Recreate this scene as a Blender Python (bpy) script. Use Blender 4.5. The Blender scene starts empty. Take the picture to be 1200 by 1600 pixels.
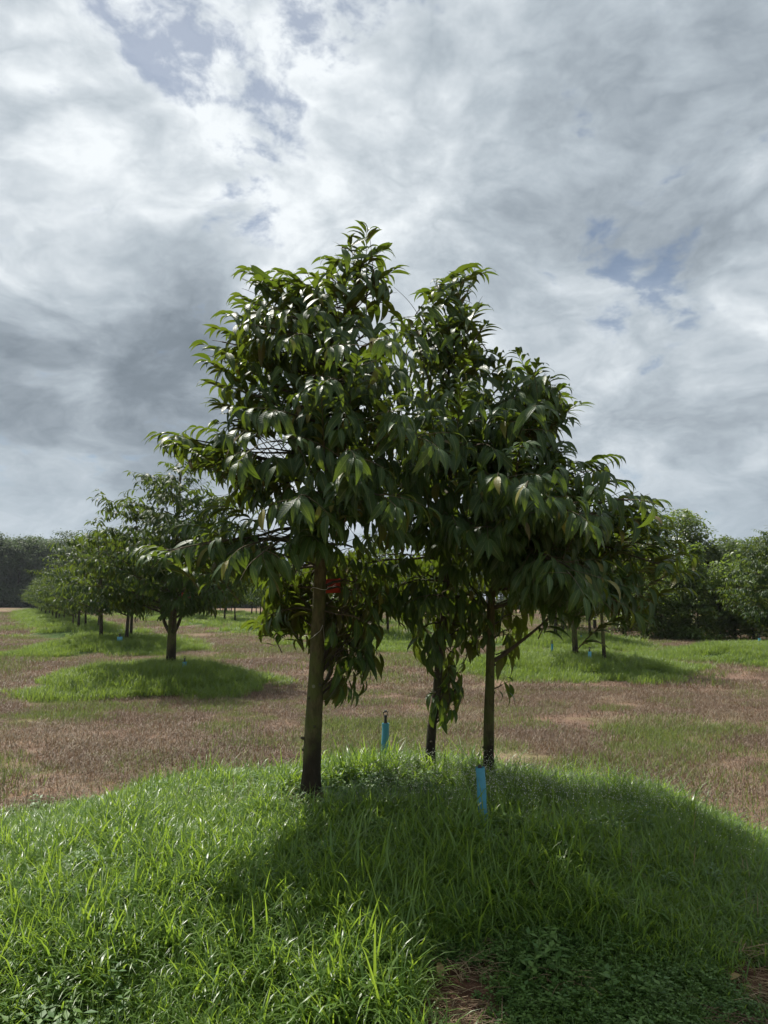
import bpy, math, random
import numpy as np
from mathutils import Vector, Matrix
from mathutils.bvhtree import BVHTree
from bpy_extras.object_utils import world_to_camera_view

R = math.radians
S = bpy.context.scene
COL = S.collection
rnd = random.Random(7)
rg = np.random.default_rng(7)

# ------------------------------------------------------------------ camera, sky, sun, exposure
CAM_Z, PITCH, FPX = 1.6, R(6.5), 1200.0
cam = bpy.data.cameras.new('camera')
cam.sensor_fit = 'VERTICAL'
cam.sensor_height = 24.0
cam.lens = 24.0 * FPX / 1600.0
cam.clip_start, cam.clip_end = 0.05, 5000
camo = bpy.data.objects.new('camera', cam)
camo.location = (0, 0, CAM_Z)
camo.rotation_euler = (math.pi / 2 + PITCH, 0, 0)
COL.objects.link(camo)
S.camera = camo
S.render.resolution_x, S.render.resolution_y = 768, 1024

def ray(px, py):
    c, s = math.cos(PITCH), math.sin(PITCH)
    x, y = (px - 600) / FPX, (800 - py) / FPX
    return Vector((x, c - y * s, s + y * c))

def at(px, py, Y):
    """the point of the place seen at photo pixel px,py that stands Y metres north of the camera"""
    d = ray(px, py)
    return Vector((0, 0, CAM_Z)) + d * (Y / d.y)

SUN = Vector((-0.42, 0.50, 1.0)).normalized()
SUN_EL = math.asin(SUN.z)
SUN_AZ = math.atan2(SUN.x, SUN.y)

W = bpy.data.worlds.new('World')
S.world = W
W.use_nodes = True
nt = W.node_tree
nt.nodes.clear()
class NB:
    """small node-tree builder"""
    def __init__(s, nt): s.nt = nt
    def n(s, t, **k):
        nd = s.nt.nodes.new(t)
        for a, b in k.items(): setattr(nd, a, b)
        return nd
    def put(s, v, sock):
        if isinstance(v, bpy.types.NodeSocket): s.nt.links.new(v, sock)
        elif v is not None: sock.default_value = v
    def m(s, op, a, b=None, c=None, clamp=False):
        nd = s.n('ShaderNodeMath', operation=op, use_clamp=clamp)
        s.put(a, nd.inputs[0]); s.put(b, nd.inputs[1])
        if c is not None: s.put(c, nd.inputs[2])
        return nd.outputs[0]
    def v(s, op, a, b=None, scale=None):
        nd = s.n('ShaderNodeVectorMath', operation=op)
        s.put(a, nd.inputs[0])
        if b is not None: s.put(b, nd.inputs[1])
        if scale is not None: s.put(scale, nd.inputs['Scale'])
        return nd.outputs['Value'] if op in ('DOT_PRODUCT', 'LENGTH', 'DISTANCE') else nd.outputs[0]
    def noise(s, vec, scale, detail=4, rough=.5, dist=0, lac=2):
        nd = s.n('ShaderNodeTexNoise')
        if vec is not None: s.put(vec, nd.inputs['Vector'])
        nd.inputs['Scale'].default_value = scale; nd.inputs['Detail'].default_value = detail
        nd.inputs['Roughness'].default_value = rough; nd.inputs['Distortion'].default_value = dist
        nd.inputs['Lacunarity'].default_value = lac
        return nd.outputs['Fac']
    def mix(s, f, a, b, mode='MIX'):
        nd = s.n('ShaderNodeMix', data_type='RGBA', blend_type=mode)
        s.put(f, nd.inputs[0]); s.put(a, nd.inputs[6]); s.put(b, nd.inputs[7])
        return nd.outputs[2]
    def rng(s, v, a, b, c=0., d=1., smooth=True):
        nd = s.n('ShaderNodeMapRange', interpolation_type='SMOOTHSTEP' if smooth else 'LINEAR')
        for i, q in enumerate((v, a, b, c, d)): s.put(q, nd.inputs[i])
        return nd.outputs[0]
    def ramp(s, f, stops):
        nd = s.n('ShaderNodeValToRGB')
        cr = nd.color_ramp
        while len(cr.elements) < len(stops): cr.elements.new(.5)
        for e, (p, c) in zip(cr.elements, stops): e.position = p; e.color = (*c, 1)
        s.put(f, nd.inputs[0])
        return nd.outputs[0]

b = NB(nt)
sky = b.n('ShaderNodeTexSky', sky_type='NISHITA', sun_disc=False, sun_elevation=SUN_EL, sun_rotation=SUN_AZ,
          air_density=1.0, dust_density=0.4, ozone_density=2.5)
bg_sky = b.n('ShaderNodeBackground'); nt.links.new(sky.outputs[0], bg_sky.inputs[0]); bg_sky.inputs[1].default_value = 0.052
tc = b.n('ShaderNodeTexCoord')
dirv = b.v('NORMALIZE', tc.outputs['Generated'])
sep = b.n('ShaderNodeSeparateXYZ'); nt.links.new(dirv, sep.inputs[0])
zz = b.m('MAXIMUM', sep.outputs[2], 0.0)
den = b.m('ADD', zz, 0.30)
cx = b.m('DIVIDE', sep.outputs[0], den); cy = b.m('DIVIDE', sep.outputs[1], den)
comb = b.n('ShaderNodeCombineXYZ'); nt.links.new(cx, comb.inputs[0]); nt.links.new(cy, comb.inputs[1]); comb.inputs[2].default_value = 3.7
P = comb.outputs[0]
# warp the cloud sheet with a slow noise
wn = b.n('ShaderNodeTexNoise'); nt.links.new(P, wn.inputs['Vector']); wn.inputs['Scale'].default_value = 2.6; wn.inputs['Detail'].default_value = 5
wv = b.v('SUBTRACT', wn.outputs['Color'], (0.5, 0.5, 0.5))
P2 = b.v('ADD', P, b.v('SCALE', wv, scale=0.22))
D1 = b.v('ADD', b.v('MULTIPLY', dirv, (1.0, 1.0, 1.7)), b.v('SCALE', wv, scale=.16))
billow = b.noise(D1, 4.6, 9, .52)
lobe = b.n('ShaderNodeTexVoronoi', feature='F1'); nt.links.new(b.v('ADD', D1, b.v('SCALE', wv, scale=.10)), lobe.inputs['Vector']); lobe.inputs['Scale'].default_value = 6.5
lobe.inputs['Detail'].default_value = 2; lobe.inputs['Roughness'].default_value = .55; lobe.normalize = True
fine = b.noise(D1, 15, 9, .60)
wisp = b.noise(P2, 3.2, 9, .6, .3)
soft = b.noise(P, 0.9, 3, .45)
def blob(px, py, inner, outer):
    """how near a sky direction is to the one at photo pixel px,py (degrees)"""
    d = ray(px, py).normalized()
    dp = b.v('DOT_PRODUCT', b.v('NORMALIZE', b.v('ADD', dirv, b.v('SCALE', wv, scale=0.20))), tuple(d))
    return b.rng(dp, math.cos(R(outer)), math.cos(R(inner)))
glow = b.rng(b.v('DOT_PRODUCT', dirv, tuple(SUN)), math.cos(R(58)), math.cos(R(4)))
br = b.m('ADD', b.m('MULTIPLY', b.m('SUBTRACT', billow, .5), .80), b.m('MULTIPLY', b.m('SUBTRACT', fine, .5), .62))
br = b.m('ADD', br, b.m('MULTIPLY', b.m('SUBTRACT', wisp, .5), .30))
br = b.m('ADD', br, b.m('MULTIPLY', b.m('SUBTRACT', .42, lobe.outputs['Distance']), .42))
br = b.m('ADD', br, .56)
puff = b.m('ABSOLUTE', b.m('SUBTRACT', b.noise(b.v('ADD', D1, (3.1, 1.7, .4)), 5.5, 7, .55, .25), .5))
br = b.m('ADD', br, b.m('MULTIPLY', b.m('SUBTRACT', puff, .06), 1.9))
br = b.m('ADD', br, b.m('MULTIPLY', glow, .10))
for px, py, i, o, a in ((130, 585, 4, 13, -.46), (30, 520, 1, 8, -.14), (300, 540, 1, 9, -.20), (90, 400, 1, 8, .12), (1150, 20, 2, 16, -.20), (780, 60, 2, 10, -.12), (1000, 300, 2, 13, -.08),
                        (620, 200, 2, 12, .08), (450, 410, 1, 6, .20), (330, 250, 2, 12, .10), (120, 380, 1, 8, .18), (40, 700, 1, 8, .22), (100, 200, 3, 14, .10), (950, 480, 2, 12, -.08),
                        (950, 620, 3, 12, .05), (1100, 800, 3, 10, -.10), (700, 330, 2, 9, .04), (500, 60, 2, 9, .12)):
    br = b.m('ADD', br, b.m('MULTIPLY', blob(px, py, i, o), a))
br = b.m('MULTIPLY', b.m('ADD', b.m('MAXIMUM', b.m('MINIMUM', br, 1.0), -.3), .3), 1 / 1.3)
ccol = b.ramp(br, [(0, (.148, .180, .213)), (.23, (.192, .230, .268)), (.42, (.280, .325, .368)), (.62, (.402, .455, .502)), (.81, (.560, .610, .650)), (1, (.78, .82, .845))])
# towards the horizon the clouds thin into a pale blue grey
hz = b.rng(sep.outputs[2], -.02, .24, 1., 0.)
ccol = b.mix(b.m('MULTIPLY', hz, .66), ccol, (.345, .415, .478, 1))
gap = b.m('ADD', b.m('MULTIPLY', b.m('SUBTRACT', fine, .5), 5.0), b.m('MULTIPLY', b.m('SUBTRACT', wisp, .5), 3.4))
g0 = b.m('ADD', gap, -.80)
for px, py, i, o, a in ((200, 50, 0, 5, .46), (430, 40, 0, 9, .46), (1085, 385, 0, 3.2, .85), (960, 352, 0, 3, .85), (345, 380, 0, 5, .50), (330, 190, 0, 10, .50), (1040, 455, 0, 6, .5)):
    g0 = b.m('ADD', g0, b.m('MULTIPLY', blob(px, py, i, o), a))
gap = b.rng(g0, -.20, .85, 0, .66)
bg_cl = b.n('ShaderNodeBackground'); nt.links.new(ccol, bg_cl.inputs[0]); bg_cl.inputs[1].default_value = 0.84
mx = b.n('ShaderNodeMixShader'); nt.links.new(gap, mx.inputs[0]); nt.links.new(bg_cl.outputs[0], mx.inputs[1]); nt.links.new(bg_sky.outputs[0], mx.inputs[2])
wo = b.n('ShaderNodeOutputWorld'); nt.links.new(mx.outputs[0], wo.inputs[0])
W.cycles.sampling_method = 'MANUAL'; W.cycles.sample_map_resolution = 512

sun = bpy.data.lights.new('sun', 'SUN'); sun.energy = 5.0; sun.angle = R(0.6); sun.color = (1, .95, .87)
suno = bpy.data.objects.new('sun', sun); suno.rotation_euler = SUN.to_track_quat('Z', 'Y').to_euler(); COL.objects.link(suno)
S.view_settings.view_transform = 'Standard'; S.view_settings.look = 'None'
S.view_settings.exposure = 0.50; S.view_settings.gamma = 1.0; S.view_settings.use_curve_mapping = False
S.cycles.max_bounces = 6; S.cycles.diffuse_bounces = 3; S.cycles.glossy_bounces = 2; S.cycles.transmission_bounces = 4
S.cycles.transparent_max_bounces = 4; S.cycles.use_denoising = True; S.cycles.caustics_reflective = False; S.cycles.caustics_refractive = False

# ------------------------------------------------------------------ helpers
def tag(o, label=None, cat=None, group=None, kind=None):
    if label: o['label'] = label
    if cat: o['category'] = cat
    if group: o['group'] = group
    if kind: o['kind'] = kind
    return o

def empty(name, loc, label, cat, group=None, rz=0, sc=1):
    o = bpy.data.objects.new(name, None); o.empty_display_size = .2
    o.location = loc; o.rotation_euler = (0, 0, rz); o.scale = (sc, sc, sc); COL.objects.link(o)
    return tag(o, label, cat, group)

def link(name, me, parent=None, kind=None, hidden=False):
    o = bpy.data.objects.new(name, me)
    if not hidden: COL.objects.link(o)
    if parent: o.parent = parent
    if kind: o['kind'] = kind
    return o

class MB:
    """collects vertices, faces, per-vertex uv and a per-vertex tint"""
    def __init__(s): s.V = []; s.F = []; s.U = []; s.T = []; s.n = 0
    def add(s, v, f, uv=None, tint=.5):
        v = np.asarray(v, float); k = len(v)
        s.V.append(v)
        f = np.asarray(f) + s.n
        s.F.append(f)
        s.U.append(np.zeros((k, 2)) if uv is None else np.asarray(uv, float))
        s.T.append(np.full(k, tint) if np.isscalar(tint) else np.asarray(tint, float))
        s.n += k
    def mesh(s, name, mat, smooth=True):
        me = bpy.data.meshes.new(name)
        V = np.concatenate(s.V)
        loops = []; starts = []; tot = 0
        fl = [(f.shape[1], f.ravel(), f.shape[0]) for f in s.F]
        li = np.concatenate([a for _, a, _ in fl]); ls = np.concatenate([np.full(n, k) for k, _, n in fl])
        st = np.concatenate([[0], np.cumsum(ls)[:-1]])
        me.vertices.add(len(V)); me.vertices.foreach_set('co', V.ravel())
        me.loops.add(len(li)); me.loops.foreach_set('vertex_index', li.astype(np.int32))
        me.polygons.add(len(ls)); me.polygons.foreach_set('loop_start', st.astype(np.int32))
        try: me.polygons.foreach_set('loop_total', ls.astype(np.int32))
        except Exception: pass
        uvl = me.uv_layers.new(name='UVMap')
        uvl.data.foreach_set('uv', np.concatenate(s.U)[li].astype(np.float32).ravel())
        a = me.attributes.new('tint', 'FLOAT', 'POINT'); a.data.foreach_set('value', np.concatenate(s.T).astype(np.float32))
        me.update(calc_edges=True)
        if smooth: me.polygons.foreach_set('use_smooth', np.ones(len(ls), bool))
        if mat: me.materials.append(mat)
        return me
    def tube(s, pts, rad, seg=8, cap=True, tint=.5, wob=0, seed=0):
        pts = [Vector(p) for p in pts]; n = len(pts)
        V = []; U = []; L = 0
        prev = None
        r_ = random.Random(seed)
        for i, p in enumerate(pts):
            t = (pts[min(i + 1, n - 1)] - pts[max(i - 1, 0)]).normalized()
            if prev is None:
                a = Vector((1, 0, 0)) if abs(t.x) < .8 else Vector((0, 1, 0))
                x = (a - t * a.dot(t)).normalized()
            else:
                x = (prev - t * prev.dot(t)).normalized()
            prev = x; y = t.cross(x)
            if i: L += (p - pts[i - 1]).length
            for k in range(seg):
                an = 2 * math.pi * k / seg
                r = rad[i] * (1 + (r_.uniform(-wob, wob) if wob else 0))
                V.append(tuple(p + x * (math.cos(an) * r) + y * (math.sin(an) * r))); U.append((k / seg, L))
        F = [(i * seg + k, i * seg + (k + 1) % seg, (i + 1) * seg + (k + 1) % seg, (i + 1) * seg + k) for i in range(n - 1) for k in range(seg)]
        s.add(V, F, U, tint)
        if cap:
            c0 = s.n
            s.add([tuple(pts[-1] + (pts[-1] - pts[-2]).normalized() * rad[-1] * .6)] + V[-seg:], [(0, 1 + k, 1 + (k + 1) % seg) for k in range(seg)], None, tint)

def bez(p0, p1, p2, n):
    return [p0 * (1 - t) ** 2 + p1 * 2 * t * (1 - t) + p2 * t * t for t in np.linspace(0, 1, n)]

def smooth(x, a, b):
    t = np.clip((x - a) / (b - a), 0, 1); return t * t * (3 - 2 * t)

_tab = np.random.default_rng(3).random((256, 256))
def vnoise(x, y, scale):
    x = np.asarray(x, float) * scale + 91.3; y = np.asarray(y, float) * scale + 37.7
    xi = np.floor(x).astype(int); yi = np.floor(y).astype(int); fx = x - xi; fy = y - yi
    fx = fx * fx * (3 - 2 * fx); fy = fy * fy * (3 - 2 * fy)
    t = lambda a, c: _tab[a % 256, c % 256]
    return (t(xi, yi) * (1 - fx) + t(xi + 1, yi) * fx) * (1 - fy) + (t(xi, yi + 1) * (1 - fx) + t(xi + 1, yi + 1) * fx) * fy
def fbm(x, y, s): return (vnoise(x, y, s) + .5 * vnoise(x, y, s * 2.1) + .25 * vnoise(x, y, s * 4.3)) / 1.75

# ------------------------------------------------------------------ the lie of the land
ROW = np.array([-4.75, 10.0])
MAIN = (0.0, 4.72, 2.85, 2.32, .38)
MOUNDS = [MAIN]
ROW1 = [(-4.1, 15.0), (-8.7, 25.2), (-13.5, 35.2)] + [(-13.5 + ROW[0] * k, 35.2 + ROW[1] * k) for k in range(1, 11)]
ROW2 = [(4.4, 17.6), (-.4, 28.2), (-5.2, 38.4)] + [(-5.2 + ROW[0] * k, 38.4 + ROW[1] * k) for k in range(1, 9)]
ROW3 = [(11.0, 22.6), (6.4, 27.0), (3.0, 38.0)] + [(3.0 + ROW[0] * k, 38.0 + ROW[1] * k) for k in range(1, 8)]
ROW0 = [(-24.5, 38.0), (-29.5, 48.0), (-34.5, 58.0), (-39.5, 68.0), (-44, 78.0), (-49, 88.0)]
MOUNDS.append((-4.25, 14.5, 2.45, 2.1, .34))
for i, (x, y) in enumerate(ROW1[1:]): MOUNDS.append((x, y - .3, 2.6, 3.6 if i < 3 else 5.2, .34))
MOUNDS.append((4.0, 17.6, 2.7, 2.5, .34))
for x, y in ROW2[1:]: MOUNDS.append((x, y, 3.0, 4.0, .34))
MOUNDS.append((10.4, 21.0, 3.0, 2.9, .38))
for x, y in ROW3[1:]: MOUNDS.append((x, y, 2.8, 3.6, .34))

def mound_r(m, x, y):
    return np.sqrt(((x - m[0]) / m[2]) ** 2 + ((y - m[1]) / m[3]) ** 2)

def H(x, y):
    x = np.asarray(x, float); y = np.asarray(y, float)
    z = .10 * (fbm(x, y, .22) - .5) * smooth(np.hypot(x, y), 7, 14) + .03 * (vnoise(x, y, 1.6) - .5)
    for m in MOUNDS:
        r = mound_r(m, x, y)
        z = z + m[4] * np.clip(1 - r * r, 0, 1) ** .9 * smooth(1.02 - r, 0, .55) ** .4
    z = z + .9 * smooth(np.hypot(x, y - 60), 90, 260)
    return z

PATCH = [(.28, 2.98, .17, .26), (1.50, 3.25, .17, .24), (1.36, 2.75, .25, .25), (.0, 4.86 - .12, .0, .0), (.86, 4.42, .22, .16), (-.45, 4.70, .20, .17), (.56, 4.14, .10, .17)]
def green(x, y):
    """how much of the ground green grass covers, 0 to 1"""
    x = np.asarray(x, float); y = np.asarray(y, float)
    g = np.zeros_like(x + y)
    w = (fbm(x, y, .9) - .5) * (.42 + .35 * smooth(np.hypot(x, y), 9, 14))
    for m in MOUNDS:
        g = np.maximum(g, smooth(1.08 - mound_r(m, x, y) + w, 0, .16))
    return g
def bare(x, y):
    p = np.zeros_like(np.asarray(x, float) + np.asarray(y, float))
    w = (vnoise(x, y, 6) - .5) * .5
    for cx_, cy_, a, c in PATCH:
        if a: p = np.maximum(p, smooth(1.25 - np.hypot((x - cx_) / a, (y - cy_) / c) + w, 0, .45))
    return p
def olive(x, y):
    """where low yellow green weeds mix into the dead brown cover"""
    return smooth(fbm(x, y, .45) + .34 * (vnoise(x, y, 1.9) - .5), .56, .78)

# ------------------------------------------------------------------ materials
def material(name):
    m = bpy.data.materials.new(name); m.use_nodes = True; m.node_tree.nodes.clear()
    return m, NB(m.node_tree)
def principled(b, col, rough=.6, spec=.4, normal=None, **k):
    p = b.n('ShaderNodeBsdfPrincipled')
    b.put(col, p.inputs['Base Color']); b.put(rough, p.inputs['Roughness']); b.put(spec, p.inputs['Specular IOR Level'])
    if normal is not None: b.put(normal, p.inputs['Normal'])
    for a, v in k.items(): b.put(v, p.inputs[a])
    return p.outputs[0]
def bump(b, h, st=.3, dist=.01):
    n = b.n('ShaderNodeBump'); n.inputs['Strength'].default_value = st; n.inputs['Distance'].default_value = dist
    b.put(h, n.inputs['Height']); return n.outputs[0]
def finish(b, sh):
    o = b.n('ShaderNodeOutputMaterial'); b.nt.links.new(sh, o.inputs[0])
def attr(b, name): 
    n = b.n('ShaderNodeAttribute', attribute_name=name); return n.outputs['Fac']

def leaf_material(name, top_a, top_b, under, thru, trans=.32, rough=.34, veins=True, spec=.5):
    m, b = material(name)
    t = attr(b, 'tint')
    oi = b.n('ShaderNodeObjectInfo').outputs['Random']
    geo = b.n('ShaderNodeNewGeometry')
    f = b.m('FRACT', b.m('ADD', t, b.m('MULTIPLY', oi, .73)))
    top = b.mix(f, (*top_a, 1), (*top_b, 1))
    if veins:
        top = b.mix(b.m('MULTIPLY', b.rng(f, .982, .990), .8), top, (.20, .17, .035, 1))
        top = b.mix(b.m('MULTIPLY', b.rng(f, .004, .008, 1, 0), .8), top, (.12, .075, .035, 1))
    big = b.noise(geo.outputs['Position'], 1.4, 2)
    top = b.mix(b.m('MULTIPLY', b.rng(big, .35, .7), .35), top, b.mix(1, top, (1.35, 1.25, .9, 1), 'MULTIPLY'))
    und = b.mix(f, (*under, 1), (under[0] * .7, under[1] * .85, under[2] * .8, 1))
    nrm = None; rr = rough
    if veins:
        uv = b.n('ShaderNodeUVMap', uv_map='UVMap').outputs[0]
        sp = b.n('ShaderNodeSeparateXYZ'); b.nt.links.new(uv, sp.inputs[0])
        au = b.m('ABSOLUTE', sp.outputs[0])
        rib = b.rng(au, .05, .12, 1, 0)
        w = b.m('SINE', b.m('MULTIPLY', b.m('SUBTRACT', sp.outputs[1], b.m('MULTIPLY', au, .10)), 82.))
        side = b.rng(w, .55, 1.0)
        top = b.mix(b.m('MULTIPLY', rib, .55), top, (.20, .24, .075, 1))
        top = b.mix(b.m('MULTIPLY', side, .18), top, (.12, .17, .06, 1))
        nrm = bump(b, b.m('ADD', b.m('MULTIPLY', w, .5), b.m('MULTIPLY', rib, -1.2)), .20, .003)
        sn = b.noise(geo.outputs['Position'], 30, 2)
        rr = b.rng(sn, .3, .7, rough - .05, rough + .14)
    col = b.mix(geo.outputs['Backfacing'], top, und)
    rgh = b.mix(geo.outputs['Backfacing'], rr if isinstance(rr, tuple) else rr, .6) if False else rr
    p = principled(b, col, rgh, spec, nrm)
    tr = b.n('ShaderNodeBsdfTranslucent'); b.put(b.mix(f, (*thru, 1), (thru[0] * .7, thru[1] * .8, thru[2] * .7, 1)), tr.inputs[0])
    mxs = b.n('ShaderNodeMixShader'); mxs.inputs[0].default_value = trans
    b.nt.links.new(p, mxs.inputs[1]); b.nt.links.new(tr.outputs[0], mxs.inputs[2])
    finish(b, mxs.outputs[0]); return m

M = {}
M['leaf'] = leaf_material('durian_leaf', (.016, .040, .017), (.036, .074, .020), (.100, .078, .026), (.21, .29, .024), .30, .40, spec=.26)
M['leaf_far'] = leaf_material('durian_leaf_distant', (.016, .037, .015), (.033, .062, .017), (.095, .085, .030), (.20, .28, .03), .28, .50, veins=False, spec=.16)
M['leaf_wood'] = leaf_material('wood_leaf', (.038, .066, .028), (.078, .112, .042), (.08, .10, .055), (.14, .19, .07), .35, .6, veins=False, spec=.25)
M['leaf_hedge'] = leaf_material('hedge_leaf', (.038, .074, .022), (.098, .142, .036), (.11, .13, .04), (.30, .40, .05), .38, .45, veins=False)
M['leaf_dark'] = leaf_material('dark_tree_leaf', (.034, .062, .022), (.066, .105, .030), (.08, .09, .03), (.20, .28, .04), .32, .42, veins=False)
M['leaf_flush'] = leaf_material('pale_new_leaf', (.20, .30, .06), (.28, .36, .08), (.22, .28, .07), (.4, .5, .08), .35, .5, veins=False)
M['grass'] = leaf_material('green_grass_blade', (.070, .150, .026), (.195, .280, .056), (.125, .20, .042), (.36, .50, .05), .45, .38, veins=False)
M['grass_far'] = leaf_material('mound_grass_blade', (.060, .120, .024), (.190, .250, .055), (.12, .17, .04), (.34, .45, .06), .38, .50, veins=False)
M['weed'] = leaf_material('weed_leaf', (.050, .115, .028), (.115, .200, .048), (.09, .15, .04), (.20, .34, .06), .28, .55, veins=False)
M['olive_grass'] = leaf_material('low_yellow_green_weed', (.13, .17, .045), (.23, .24, .085), (.15, .17, .06), (.26, .32, .07), .30, .6, veins=False, spec=.2)
M['dead'] = leaf_material('dead_brown_stalk', (.110, .064, .049), (.300, .195, .138), (.19, .125, .09), (.26, .17, .10), .18, .6, veins=False, spec=.3)
M['straw'] = leaf_material('dry_straw', (.28, .20, .12), (.42, .32, .20), (.28, .21, .13), (.3, .22, .12), .15, .6, veins=False, spec=.3)
M['seed'] = leaf_material('pale_seed_head', (.45, .48, .38), (.62, .62, .5), (.45, .48, .4), (.4, .45, .3), .2, .6, veins=False)
M['litter'] = leaf_material('fallen_leaf_brown', (.24, .15, .07), (.34, .24, .11), (.22, .16, .09), (.25, .15, .06), .12, .55)

def bark(name, a, c, moss, dark_base=True, seed=0.):
    m, b = material(name)
    tcn = b.n('ShaderNodeTexCoord'); o = tcn.outputs['Object']
    st = b.n('ShaderNodeMapping'); b.nt.links.new(o, st.inputs[0]); st.inputs['Scale'].default_value = (1, 1, .35); st.inputs['Location'].default_value = (seed, seed, 0)
    n1 = b.noise(st.outputs[0], 38, 6, .65); n2 = b.noise(o, 7, 4, .55); n3 = b.noise(st.outputs[0], 120, 3, .6)
    col = b.mix(b.rng(n1, .35, .65), (*a, 1), (*c, 1))
    col = b.mix(b.rng(n2, .42, .62, 0, .75), col, (*moss, 1))
    spz = b.n('ShaderNodeSeparateXYZ'); b.nt.links.new(o, spz.inputs[0])
    if dark_base:   # bark darkens to near black towards the foot, higher up on one side
        k = b.rng(b.m('ADD', spz.outputs[2], b.m('ADD', b.m('MULTIPLY', b.m('SUBTRACT', n2, .5), .25), b.m('MULTIPLY', spz.outputs[0], -1.6))), .26, .42, 1, 0)
        col = b.mix(b.m('MULTIPLY', k, .85), col, (.018, .013, .010, 1))
    # pale lichen spots
    vo = b.n('ShaderNodeTexVoronoi'); b.nt.links.new(o, vo.inputs['Vector']); vo.inputs['Scale'].default_value = 15
    spot = b.m('MULTIPLY', b.rng(vo.outputs['Distance'], .12, .2, 1, 0), b.rng(n2, .5, .6))
    col = b.mix(b.m('MULTIPLY', spot, .8), col, (.19, .20, .145, 1))
    # rings of old leaf scars
    nrm = bump(b, b.m('ADD', b.m('MULTIPLY', n1, 1.0), b.m('MULTIPLY', n3, .5)), 1.0, .014)
    finish(b, principled(b, col, .85, .25, nrm)); return m
M['bark'] = bark('mossy_durian_bark', (.052, .048, .020), (.105, .092, .042), (.070, .088, .020))
M['bark2'] = bark('dark_durian_bark', (.050, .042, .032), (.085, .068, .05), (.045, .05, .025), True, 4.)
M['bark3'] = bark('branch_bark', (.058, .046, .032), (.09, .07, .048), (.05, .056, .026), False, 9.)
M['twig'] = bark('twig_bark', (.11, .085, .055), (.16, .12, .075), (.09, .10, .045), False, 2.)

def plastic(name, col, rough, dirt=(.09, .07, .05), seams=False):
    m, b = material(name)
    o = b.n('ShaderNodeTexCoord').outputs['Object']
    n = b.noise(o, 22, 5, .6); n2 = b.noise(o, 90, 3, .6)
    c = b.mix(b.rng(n, .45, .75, 0, .45), (*col, 1), (col[0] * .55 + .02, col[1] * .6, col[2] * .6, 1))
    sp = b.n('ShaderNodeSeparateXYZ'); b.nt.links.new(o, sp.inputs[0])
    c = b.mix(b.m('MULTIPLY', b.rng(b.m('ADD', sp.outputs[2], b.m('MULTIPLY', n, .12)), .06, .22, 1, 0), .6), c, (*dirt, 1))
    finish(b, principled(b, c, rough, .4, bump(b, b.m('ADD', n2, b.m('MULTIPLY', n, 2.)), .25, .003)))
    return m
M['blue'] = plastic('weathered_blue_pipe', (.065, .270, .375), .5)
M['blue_pale'] = plastic('faded_blue_pipe', (.14, .42, .55), .5)
M['black'] = plastic('black_plastic', (.018, .018, .018), .4)
M['red'] = plastic('faded_red_tape', (.50, .050, .020), .55, (.3, .05, .03))
M['twine'] = plastic('white_twine', (.55, .53, .46), .8)

def ground_mat():
    m, b = material('orchard_soil')
    geo = b.n('ShaderNodeNewGeometry'); p = geo.outputs['Position']
    g = attr(b, 'green'); ol = attr(b, 'olive'); ba = attr(b, 'bare')
    n1 = b.noise(p, 9, 6, .65); n2 = b.noise(p, 60, 4, .7); n3 = b.noise(p, .35, 4, .55); n4 = b.noise(p, 2.2, 4, .6)
    dead = b.mix(b.rng(n2, .35, .68), (.090, .054, .042, 1), (.275, .185, .130, 1))
    dead = b.mix(b.rng(n3, .45, .62, 0, .55), dead, (.30, .21, .145, 1))
    dead = b.mix(b.rng(n4, .58, .70, 0, .7), dead, (.36, .225, .145, 1))
    ocol = b.mix(b.rng(n2, .35, .68), (.085, .095, .035, 1), (.20, .19, .085, 1))
    c = b.mix(b.m('MULTIPLY', ol, b.rng(n1, .3, .6, .4, 1)), dead, ocol)
    gcol = b.mix(b.rng(n2, .35, .68), (.022, .045, .014, 1), (.075, .120, .028, 1))
    c = b.mix(g, c, gcol)
    soil = b.mix(b.rng(n1, .35, .65), (.055, .028, .018, 1), (.13, .07, .045, 1))
    c = b.mix(ba, c, soil)
    finish(b, principled(b, c, .95, .1, bump(b, b.m('ADD', n1, b.m('MULTIPLY', n2, .6)), .8, .03)))
    return m

# ------------------------------------------------------------------ ground
def axis(lo, hi, n, a, c):
    u = np.linspace(-1, 1, n); v = np.sinh(a * u) / math.sinh(a)
    return np.where(v < 0, c + v * (c - lo), c + v * (hi - c))
gx = axis(-1500, 1500, 420, 9.2, 0); gy = axis(-700, 2600, 420, 9.2, 6)
X, Y = np.meshgrid(gx, gy)
Z = H(X, Y)
me = bpy.data.meshes.new('ground')
nx, ny = len(gx), len(gy)
me.vertices.add(nx * ny); me.vertices.foreach_set('co', np.stack([X, Y, Z], -1).ravel())
ii = np.arange(nx * ny).reshape(ny, nx)
q = np.stack([ii[:-1, :-1], ii[:-1, 1:], ii[1:, 1:], ii[1:, :-1]], -1).reshape(-1, 4)
me.loops.add(q.size); me.loops.foreach_set('vertex_index', q.ravel().astype(np.int32))
me.polygons.add(len(q)); me.polygons.foreach_set('loop_start', np.arange(0, q.size, 4, dtype=np.int32))
for nm, fn in (('green', green), ('olive', olive), ('bare', bare)):
    a = me.attributes.new(nm, 'FLOAT', 'POINT'); a.data.foreach_set('value', fn(X, Y).astype(np.float32).ravel())
me.update(calc_edges=True); me.polygons.foreach_set('use_smooth', np.ones(len(q), bool))
me.materials.append(ground_mat())
link('ground', me, kind='structure')

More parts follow.
